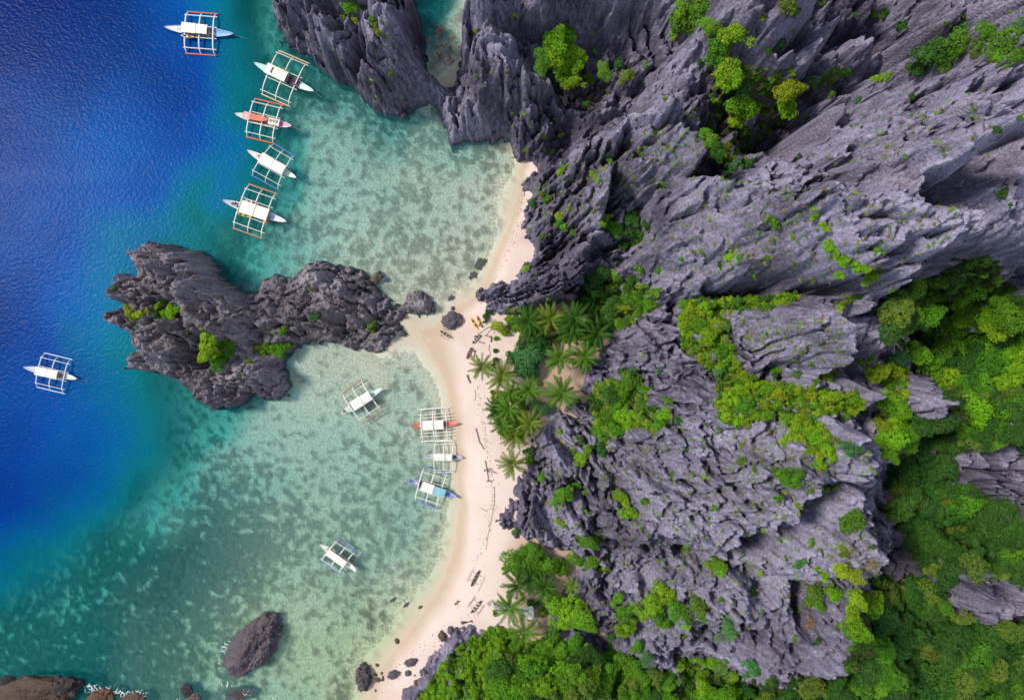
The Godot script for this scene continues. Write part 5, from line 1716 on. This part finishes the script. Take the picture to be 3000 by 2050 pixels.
	plant_bed("on the hillside over the palms", "1837,1122,42,G 1864,1142,38,G 1794,1160,34,D 1750,1184,30,D 1815,1196,38,G 1784,1228,34,G 1838,1226,34,L 1771,1272,32,G 1874,1182,28,O 1918,1196,25,D 1948,1214,28,L 1956,1172,18,G 1934,1248,20,G 1987,1235,18,D 1860,1215,24,L 1810,1260,26,G 1750,1250,24,L 1955,1240,14,L 1890,1150,22,G 1886,1042,10,G 1862,1078,15,B 1930,1086,14,B 1820,1090,18,D 1885,1040,8,L")
	plant_bed("on the lower grey ridge", "2108,1257,15,B 2300,1299,12,G 2172,1305,16,O 2013,1318,13,D 2172,1354,20,O 2210,1372,14,O 2403,1368,18,L 2282,1460,18,G 2300,1445,10,Y 2092,1487,14,G 2167,1491,8,G 2299,1517,10,L 2240,1553,14,L 2225,1548,10,G 2339,1482,14,Y 2375,1442,13,O 2423,1434,14,Y 2450,1428,12,Y 2079,1520,8,G 2009,1610,15,G 2060,1312,8,G 2260,1335,8,O 2130,1420,8,O 2030,1390,9,G 2195,1565,9,Y 2340,1505,9,Y")
	plant_bed("on the jagged slope behind the beach", "1652,1447,34,G 1690,1420,22,G 1672,1400,16,L 1720,1440,16,O 1630,1487,14,G 1824,1458,28,L 1846,1502,30,L 1835,1478,22,L 1890,1465,20,G 1512,1553,12,G 1643,1530,20,L 1661,1542,16,G 1727,1588,30,G 1698,1580,16,L 1745,1580,18,G 1590,1398,17,G 1582,1408,10,L 1780,1403,9,G 1837,1383,9,G 1969,1385,14,G 1714,1500,9,L 1705,1336,28,L 1682,1332,18,G 1700,1288,20,D 1762,1318,24,D 1639,1265,12,L 1640,1400,8,O 1958,1455,7,B 1880,1550,9,G 1862,1577,8,B 1935,1640,9,G 1680,1310,10,L 1735,1310,12,D 1585,1553,7,Y")
	plant_bed("on sand beside the coconut palms", "1546,1054,48,B 1520,1030,30,B 1580,1040,30,B 1560,1085,30,B 1498,1050,25,D 1582,1001,38,D 1542,984,30,D 1533,1084,30,B 1463,957,25,Y 1480,975,18,L 1423,930,16,D 1435,915,12,D 1454,992,10,G 1452,1028,9,D 1450,1058,15,D 1588,1195,28,B 1557,1318,20,D 1551,1345,24,G 1620,1060,14,D 1580,1120,14,O 1440,1150,8,D")
	plant_bed("at the low beach by the hut", "1520,1654,42,G 1564,1632,42,G 1608,1650,42,G 1573,1676,38,G 1524,1632,28,G 1545,1610,26,G 1640,1665,28,G 1480,1668,14,G 1696,1636,32,G 1740,1641,32,G 1767,1667,24,L 1720,1660,20,G 1630,1773,42,L 1674,1788,46,L 1714,1813,38,L 1652,1815,28,L 1700,1780,24,L 1560,1770,20,D 1590,1790,22,G 1450,1797,12,D")
	plant_bed("on the dark broken ridges", "1815,1747,24,G 1829,1790,32,G 1800,1770,16,L 1829,1843,32,L 1850,1815,20,G 1908,1768,46,L 1948,1738,40,Y 1934,1813,34,G 1983,1790,34,G 1965,1755,30,L 1890,1795,26,L 1790,1870,20,D 1868,1892,26,G 1895,1927,26,B 2044,1773,42,O 2060,1800,24,G 2013,1817,20,G 2016,1838,15,L 2137,1843,44,B 2009,1861,12,G 2112,1758,14,G 2207,1729,17,G 2229,1680,12,L 2350,1647,24,B 2412,1680,24,L 2398,1665,14,L 2104,1654,30,L 2112,1678,18,L 2095,1635,16,G 2498,1526,42,G 2475,1540,24,B 2480,1614,28,O 2466,1600,16,Y 2472,1667,32,Y 2507,1689,28,Y 2551,1650,30,T 2530,1670,20,T 2383,1597,14,G 2372,1585,9,L 2289,1583,10,G 2560,1601,12,D 2400,1610,10,Y")
	plant_bed("where dark ridges meet the forest", "2383,1747,38,O 2400,1775,24,G 2441,1738,32,L 2507,1760,38,Y 2542,1755,36,L 2551,1777,36,L 2494,1817,38,L 2520,1857,38,L 2480,1850,24,B 2339,1790,18,G 2375,1830,28,T 2328,1868,12,G 2397,1879,16,D 2502,1896,14,G 2194,1839,8,G 2273,1786,10,O 2207,1954,28,B 2150,1985,20,L 2145,1970,14,L 2190,1975,16,B 2455,1835,14,D")
	plant_bed("on the rock islet", "383,915,24,Y 372,900,14,Y 410,920,18,Y 430,915,12,Y 463,898,22,L 485,922,24,L 472,910,16,L 507,913,26,L 524,904,14,G 455,925,14,D 333,847,14,G 590,959,9,Y 617,1019,42,L 652,1026,40,G 608,1036,30,Y 640,1052,34,G 672,1010,24,G 793,1014,30,G 824,1023,24,G 770,1035,16,L 808,1035,14,G 775,1005,16,L 749,1023,18,O 727,1058,13,G 829,966,16,G 930,926,18,D 912,842,8,O 1088,953,20,O 1092,970,12,G 1090,1000,7,Y 945,825,6,O")
	# the forest, tree by tree
	forest("2690,840 2870,740 2885,850 2960,930 3010,1000 3010,1225 2860,1235 2800,1150 2740,1090 2660,1020 2600,930 2570,900 2600,880", 84, 26.0, 26.0, 54.0, "GGDDLGOL", "ridge forest")
	forest("2640,1250 2800,1235 3010,1240 3010,1290 2790,1310 2760,1400 2880,1450 3010,1560 3010,1690 2800,1680 2740,1690 2650,1560 2620,1440 2640,1380", 100, 25.0, 26.0, 50.0, "DDDODDDG", "shaded forest")
	forest("2580,1710 2720,1720 2850,1830 3010,1840 3010,2060 2300,2060 2280,2020 2470,2000 2560,1960 2590,1870", 100, 26.0, 26.0, 54.0, "DDDGDDOD", "low forest")
	forest("1560,1880 1690,1880 1790,1920 1900,1960 2000,2010 2240,2030 2300,2060 1480,2060 1440,1960 1500,1900", 62, 30.0, 24.0, 46.0, "OGGDOGGL", "edge wood")
	undergrowth("forest_undergrowth", "mixed dark green undergrowth between the forest trees", [
		["2690,830 2870,730 3010,900 3010,1240 2850,1240 2720,1090 2560,910", 700],
		["2620,1230 2800,1235 2770,1320 2750,1410 2860,1460 3010,1580 3010,1680 2800,1670 2720,1680 2600,1500", 600],
		["2560,1690 2720,1700 2840,1830 3010,1850 3010,2060 1900,2060 2000,1995 2470,1990", 800]], Vector2(1.1, 2.3), [Color(0.026, 0.08, 0.012), Color(0.04, 0.115, 0.012), Color(0.065, 0.155, 0.012), Color(0.055, 0.095, 0.018)], crowns["shrub"][1])
	undergrowth("low_scrub", "low lime green scrub covering the slope at the beach end", [
		["1215,2060 1262,1998 1312,1925 1365,1880 1440,1838 1490,1838 1540,1885 1600,1870 1700,1880 1800,1930 1900,1970 2000,2020 1990,2060", 3600], ["1980,1925 2130,1930 2130,2020 1980,2010", 260]], Vector2(0.5, 1.15), [Color(0.17, 0.36, 0.010), Color(0.11, 0.29, 0.010), Color(0.20, 0.38, 0.012), Color(0.08, 0.22, 0.012)], crowns["shrub"][3])
	undergrowth("gully_scrub", "mixed green scrub filling the gullies between the ridges", [
		["2000,880 2340,865 2330,895 2120,915 2150,1030 2180,1090 2260,1120 2380,1135 2530,1150 2530,1205 2450,1215 2390,1215 2440,1290 2450,1340 2390,1330 2330,1275 2290,1215 2200,1235 2130,1250 2095,1190 2110,1110 2060,1060 2000,1020", 1500],
		["1740,1120 1880,1100 1900,1180 1960,1210 1930,1260 1840,1250 1780,1300 1740,1280", 420],
		["1720,790 1780,790 1930,850 1920,900 1830,960 1760,960 1710,900", 400],
		["2560,1080 2660,1040 2650,1330 2590,1340 2570,1230 2600,1150", 300],
		["2100,180 2340,200 2330,330 2150,500 2060,430", 300],
		["1440,1150 1530,1130 1580,1200 1560,1290 1480,1290 1450,1220", 110], ["1480,900 1600,905 1760,960 1760,1010 1600,1000 1490,960", 260]], Vector2(0.6, 1.4), [Color(0.09, 0.23, 0.012), Color(0.17, 0.34, 0.010), Color(0.25, 0.33, 0.012), Color(0.06, 0.16, 0.015)], crowns["shrub"][4])
	undergrowth("cliff_tufts", "tiny green and straw tufts rooted in cracks of the karst", [
		["820,10 1200,40 1230,260 1100,300 860,130", 60], ["1380,160 1560,200 1700,330 1680,440 1380,400", 70], ["1540,560 1900,380 2050,300 2050,520 1800,600 1560,720", 320],
		["1850,740 2100,520 2900,600 2600,850 2000,850", 400], ["2060,920 2500,930 2480,1080 2120,1020", 200], ["1600,1230 2100,1200 2560,1300 2580,1430 2000,1600 1560,1560", 700],
		["1720,1620 2560,1520 2580,1700 2000,1880 1720,1860", 420], ["2200,440 2900,220 2900,430 2400,520", 110], ["340,760 800,850 800,1130 420,1080", 60]], Vector2(0.22, 0.62), [Color(0.11, 0.26, 0.012), Color(0.19, 0.35, 0.012), Color(0.24, 0.26, 0.05), Color(0.2, 0.16, 0.07)], clump_mesh)
	beach_litter()
	bare_tree(2610, 955, 78, Color(0.42, 0.39, 0.27), "pale leafless tree spreading bare limbs at the great ridge's end")
	bare_tree(1730, 272, 40, Color(0.17, 0.11, 0.09), "brown leafless brush on the floor of the sunken garden", "dry_brush")
	bare_tree(560, 1048, 44, Color(0.30, 0.20, 0.14), "tangle of dry brown branches on the rock islet", "dry_brush")
	bare_tree(2920, 1495, 46, Color(0.16, 0.12, 0.09), "leafless brown tree against the dark wall at the right", "bare_tree")
	bare_tree(2480, 1668, 24, Color(0.36, 0.28, 0.18), "half bare shrub on the tip of the dark ridge", "dry_brush")
	bare_tree(2425, 245, 30, Color(0.26, 0.20, 0.15), "leaning bare branches over the deep gorge", "dry_brush")
	bare_tree(2870, 170, 26, Color(0.30, 0.27, 0.2), "pale dead branches among the bushes at the upper corner", "dry_brush")
	bare_tree(2430, 1262, 22, Color(0.3, 0.27, 0.22), "small grey dead bush on the green spur", "dry_brush")


func build_palms() -> void:
	make_palm_shapes()
	var dk := Color(0.036, 0.112, 0.010)
	var md := Color(0.074, 0.190, 0.012)
	var yl := Color(0.130, 0.200, 0.020)
	for e in [
		[1549, 939, 46, dk, "dark green palm at the foot of the cliff, first of the upper row"], [1613, 935, 44, yl, "palm with pale yellowed fronds in the middle of the upper row"], [1683, 931, 46, dk, "dark palm at the right end of the upper row by the cliff"],
		[1674, 968, 40, dk, "shaded palm just below the right end of the upper row"], [1751, 977, 44, dk, "dark palm touching the rock on the right of the grove"], [1641, 1047, 42, md, "bright palm left of two over the bare brown earth"], [1714, 1045, 42, md, "bright palm right of two over the bare brown earth"],
		[1412, 1074, 34, yl, "yellowish palm standing farthest out on the sand"], [1469, 1100, 42, yl, "yellow-green palm on the sand beside the grey-green thicket"], [1551, 1142, 36, md, "palm between the thicket and the big star palm"], [1646, 1151, 46, md, "big star-shaped palm next to the foot of the rock"],
		[1496, 1156, 38, md, "palm in the beach clump, topmost of the clump"], [1454, 1200, 34, dk, "dark palm on the seaward side of the beach clump"], [1489, 1199, 36, md, "palm in the core of the beach clump"], [1553, 1238, 38, yl, "yellowed palm beside the rock foot on the landward side of the clump"],
		[1469, 1242, 34, md, "small palm on the lower seaward side of the clump"], [1507, 1276, 38, yl, "yellowish palm below the beach clump"], [1500, 1358, 38, yl, "lone palm farthest down the clump near the jagged rock"], [1520, 1240, 32, dk, "dark palm tucked between two yellowish palms"],
		[1518, 1711, 40, dk, "palm beside the round spreading tree at the low beach"], [1595, 1720, 38, dk, "dark palm inland below the round spreading tree"], [1553, 1706, 34, dk, "palm between two others under the round spreading tree"], [1494, 1778, 42, md, "palm leaning over the beach left of the white shelter"], [1535, 1850, 42, md, "palm just below the white shelter"],
		[1676, 1716, 22, Color(0.13, 0.24, 0.02), "small bright banana-like palm beside the rock"]]:
		palm(e[0], e[1], e[2], e[3], e[4])


func build_rocks() -> void:
	var grey := Color(0.20, 0.18, 0.21)
	var brown := Color(0.20, 0.15, 0.12)
	boulder("boulder", "dark pitted boulder standing alone where the beach meets the islet neck", 1324, 938, Vector3(5.8, 3.6, 4.8), 0.2, grey, 0.3)
	boulder("sea_rock", "long ridged grey rock in the shallows ringed by white foam", 728, 1903, Vector3(20.0, 9.0, 11.5), 0.85, Color(0.19, 0.165, 0.19), 0.42)
	boulder("boulder", "dark upright boulder at the lower end of the beach, in the water", 1063, 1990, Vector3(4.4, 4.0, 7.4), 0.05, Color(0.15, 0.135, 0.155), 0.3)
	boulder("boulder", "grey boulder on the sand, upper of the two big ones", 1204, 1937, Vector3(3.5, 1.8, 2.1), 0.3, grey, 0.3)
	boulder("boulder", "grey boulder on the sand, lower of the two big ones", 1153, 1974, Vector3(3.6, 1.7, 2.2), 0.35, grey, 0.3)
	boulder("boulder", "small roundish boulder right of the two big ones on the sand", 1196, 1968, Vector3(1.6, 1.1, 1.8), 1.2, grey, 0.3)
	boulder("boulder", "brown slab rock standing in the water beside the islet", 1100, 812, Vector3(4.4, 2.6, 2.6), 0.9, Color(0.24, 0.2, 0.17), 0.35)
	boulder("boulder", "small dark rock right of the brown slab by the islet", 1127, 817, Vector3(2.2, 1.4, 1.6), 0.2, grey, 0.4)
	boulder("boulder", "little dark stone in the water above the lone boulder", 1326, 903, Vector3(1.2, 0.9, 1.3), 0.2, grey, 0.35)
	boulder("boulder", "dark reddish rock on the beach edge left of the jagged strip", 1297, 1860, Vector3(2.4, 1.8, 3.0), 0.5, brown, 0.3)
	boulder("boulder", "grey rock perched at the left end of the jagged strip", 1322, 1842, Vector3(2.0, 1.6, 2.4), 0.2, grey, 0.3)
	for e in [[1104, 1950, .9, "thin dark stone at the waterline, uppermost of the small ones"], [1100, 1978, .9, "stone left of the gravelly cluster"], [1118, 1972, .7, "stone on top of the gravelly cluster"], [1105, 1992, 1.4, "brownish flat stone beside the upright boulder"], [1122, 1983, .7, "stone in the middle of the gravelly cluster"], [1121, 1990, .8, "stone at the foot of the gravelly cluster"], [1162, 1880, 1.3, "forked dark stone at the waterline"], [1216, 1973, .5, "pebble-sized rock right of the small boulder"], [1248, 1963, .8, "reddish stone below the jagged strip"], [1236, 1972, .6, "lower reddish stone below the jagged strip"], [1100, 2022, .6, "tiny stone on the lowest sand"], [1222, 1995, 1.5, "brown stone half under the scrub"]]:
		boulder("stone", e[3], e[0], e[1], Vector3(e[2] * 1.3, e[2] * 0.7, e[2]), rng.randf() * 3.0, brown, 0.35, "small stones on the lower beach")
	for e in [[1412, 772, 4.6, 3.4, "larger grey reef patch under the shallows by the upper beach"], [1388, 808, 3.4, 2.4, "smaller grey reef patch under the shallows by the upper beach"], [1322, 872, 2.6, 2.0, "faint reef patch in the shallows left of the beach point"], [1231, 1781, 2.2, 1.0, "dark drowned log-like rock at the lower waterline"], [1150, 1762, 3.0, 1.2, "broken line of dark drowned rocks off the beach"], [1190, 1775, 2.6, 1.4, "lower end of the line of drowned rocks off the beach"]]:
		var p := wp(e[0], e[1], -0.4)
		boulder("reef_rock", e[4], e[0], e[1], Vector3(e[2], 0.9, e[3]), 0.6, Color(0.12, 0.115, 0.11), 0.75, "drowned rocks near the beach")
	# the rocky strip at the lower left corner
	boulder("shore_rock", "broad brown and orange rock cut by the lower left corner", 90, 2040, Vector3(22, 7, 9), 0.05, Color(0.17, 0.125, 0.10), 0.35, "")
	boulder("shore_rock", "dark grey rock on top of the brown corner rock", 175, 2018, Vector3(9, 6.5, 4.6), 0.1, Color(0.13, 0.115, 0.115), 0.3)
	boulder("shore_rock", "reddish rock at the lower edge behind the surf", 285, 2052, Vector3(8, 4, 5), 0.2, Color(0.24, 0.15, 0.10), 0.35)
	boulder("shore_rock", "brown rock right of the surf at the lower edge", 380, 2056, Vector3(7, 3, 4), 0.2, Color(0.2, 0.14, 0.11), 0.35)
	boulder("shore_rock", "dark rounded rock at the lower edge, alone in the middle", 540, 2030, Vector3(3.4, 2.6, 4.2), 0.3, Color(0.10, 0.095, 0.10), 0.35)
	boulder("shore_rock", "greyish pink rock beside the dark rounded one", 562, 2050, Vector3(4.0, 2.4, 3.0), 0.3, Color(0.24, 0.19, 0.18), 0.35)
	boulder("shore_rock", "low dark reef rock below the long ridged rock", 700, 2040, Vector3(9, 1.8, 4), 0.1, Color(0.13, 0.10, 0.10), 0.5)
	boulder("shore_rock", "dark low rock at the far lower left edge", 12, 2000, Vector3(5, 2.6, 3), 0.1, Color(0.07, 0.07, 0.075), 0.4)
	foam("white foam round the long ridged rock", "792,1852,20,14 668,1885,22,14 655,1900,14,22 662,2005,26,12 640,1945,9,22", 0.42)
	foam("white surf breaking over rocks at the lower left", "290,2018,60,16 350,2028,50,16 400,2035,40,18 260,2008,24,8", 0.38)
	foam("white lace of foam round the lower edge rocks", "520,2050,14,10 720,2030,26,14 800,2045,24,8", 0.5)


func beach_litter() -> void:
	var st := st_new()
	box(st, Vector3.ZERO, Vector3(1.0, 0.16, 0.4), 0.3, 0.05)
	box(st, Vector3(0.2, 0.05, 0.2), Vector3(0.5, 0.14, 0.3), -0.6, 0.04)
	var bit := done(st)
	var places := []
	var cols := PackedColorArray()
	for e in [["1396,1130 1404,1130 1436,1330 1452,1440 1440,1540 1400,1650 1390,1650 1430,1540 1442,1440 1424,1330", 240], ["1390,1000 1450,960 1480,1080 1440,1330 1470,1420 1400,1800 1340,1840 1330,1800 1400,1600 1420,1400 1370,1100", 220], ["1545,530 1510,720 1450,830 1440,820 1500,700 1530,530", 110], ["1330,1840 1200,1960 1120,2040 1100,2030 1180,1930 1300,1830", 130]]:
		scatter(e[0], e[1], 0.0, func(q: Vector2):
			var p := sand_at(q.x, q.y, 1.2)
			if p.y < 0.15 or p.y > 2.4:
				return
			var s := rng.randf_range(0.06, 0.28)
			places.append(Transform3D(Basis(Vector3.UP, rng.randf() * TAU).scaled(Vector3(s, s, s)), p + Vector3(0, 0.02, 0)))
			cols.append([Color(0.2, 0.14, 0.12), Color(0.3, 0.22, 0.2), Color(0.14, 0.1, 0.09)][rng.randi() % 3]))
	var mm := MultiMesh.new()
	mm.transform_format = MultiMesh.TRANSFORM_3D
	mm.use_colors = true
	mm.mesh = bit
	mm.instance_count = places.size()
	for k in places.size():
		mm.set_instance_transform(k, places[k])
		mm.set_instance_color(k, cols[k])
	var o := MultiMeshInstance3D.new()
	o.multimesh = mm
	o.material_override = paint(Color(1, 1, 1), 0.9)
	o.name = "beach_debris"
	add_child(o)
	tag(o, "dark bits of drift and leaves scattered over the dry sand", "beach debris", "", "stuff")


func _ready() -> void:
	rng.seed = 20240
	var cam := Camera3D.new()
	cam.name = "camera"
	cam.position = Vector3(0, EYE, 0)
	cam.rotation_degrees = Vector3(-90, 0, 0)
	cam.fov = 54.27
	cam.near = 0.5
	cam.far = 1500.0
	add_child(cam)
	var we := WorldEnvironment.new()
	we.name = "air"
	var env := Environment.new()
	env.background_mode = Environment.BG_SKY
	var sky := Sky.new()
	var sm := ProceduralSkyMaterial.new()
	sm.sky_top_color = Color(0.84, 0.88, 0.95)
	sm.sky_horizon_color = Color(0.80, 0.84, 0.90)
	sm.sky_curve = 0.2
	sm.ground_horizon_color = Color(0.5, 0.55, 0.6)
	sm.ground_bottom_color = Color(0.2, 0.3, 0.4)
	sky.sky_material = sm
	env.sky = sky
	env.background_energy_multiplier = 0.33
	env.tonemap_mode = Environment.TONE_MAPPER_LINEAR
	env.tonemap_exposure = 2.6
	env.sdfgi_enabled = true
	env.ssao_enabled = true
	env.ssil_enabled = true
	we.environment = env
	add_child(we)
	var sun := DirectionalLight3D.new()
	sun.name = "sun"
	sun.light_color = Color(1.0, 0.96, 0.9)
	sun.light_energy = 0.5
	sun.light_angular_distance = 10.0
	sun.shadow_enabled = true
	sun.rotation_degrees = Vector3(-50, -108, 0)
	add_child(sun)

	noise_a = noise(1, 0.115, 2)
	noise_b = noise(2, 0.34, 3, FastNoiseLite.FRACTAL_FBM, 0.55)
	noise_c = noise(3, 0.75, 3, FastNoiseLite.FRACTAL_FBM, 0.6)
	noise_w = noise(4, 0.06, 4, FastNoiseLite.FRACTAL_FBM, 0.55)
	noise_d = noise(6, 0.075, 3)
	grime = noise_tex(noise(9, 0.02, 5, FastNoiseLite.FRACTAL_FBM, 0.65), 256, Color(0.86, 0.85, 0.83), Color(1, 1, 1))
	noise_e = noise(5, 0.42, 3, FastNoiseLite.FRACTAL_FBM, 0.6)
	shape_ground()
	cliffs = rock_field(shape_cliffs(), 0.33, Rect2(-62, -104, 206, 208), 0, 1.0, 2.4, 9.0)
	islet = rock_field(shape_islet(), 0.25, Rect2(-110, -32, 94, 52), 1, 0.8, 1.2, 5.0)
	build_ground()
	build_water()
	var rm := rock_mat(0.14)
	tag(put("karst_hill", rock_mesh(cliffs, -1.0, Color(0.49, 0.47, 0.645), Color(0.135, 0.125, 0.185), Color(0.24, 0.20, 0.22)), rm), "", "", "", "structure")
	tag(put("rock_islet", rock_mesh(islet, -1.5, Color(0.52, 0.48, 0.55), Color(0.245, 0.22, 0.255), Color(0.35, 0.28, 0.27)), rm), "dark jagged rock islet joined to the beach by a low neck", "rock islet")
	build_rocks()
	build_plants()
	build_palms()
	build_boats()
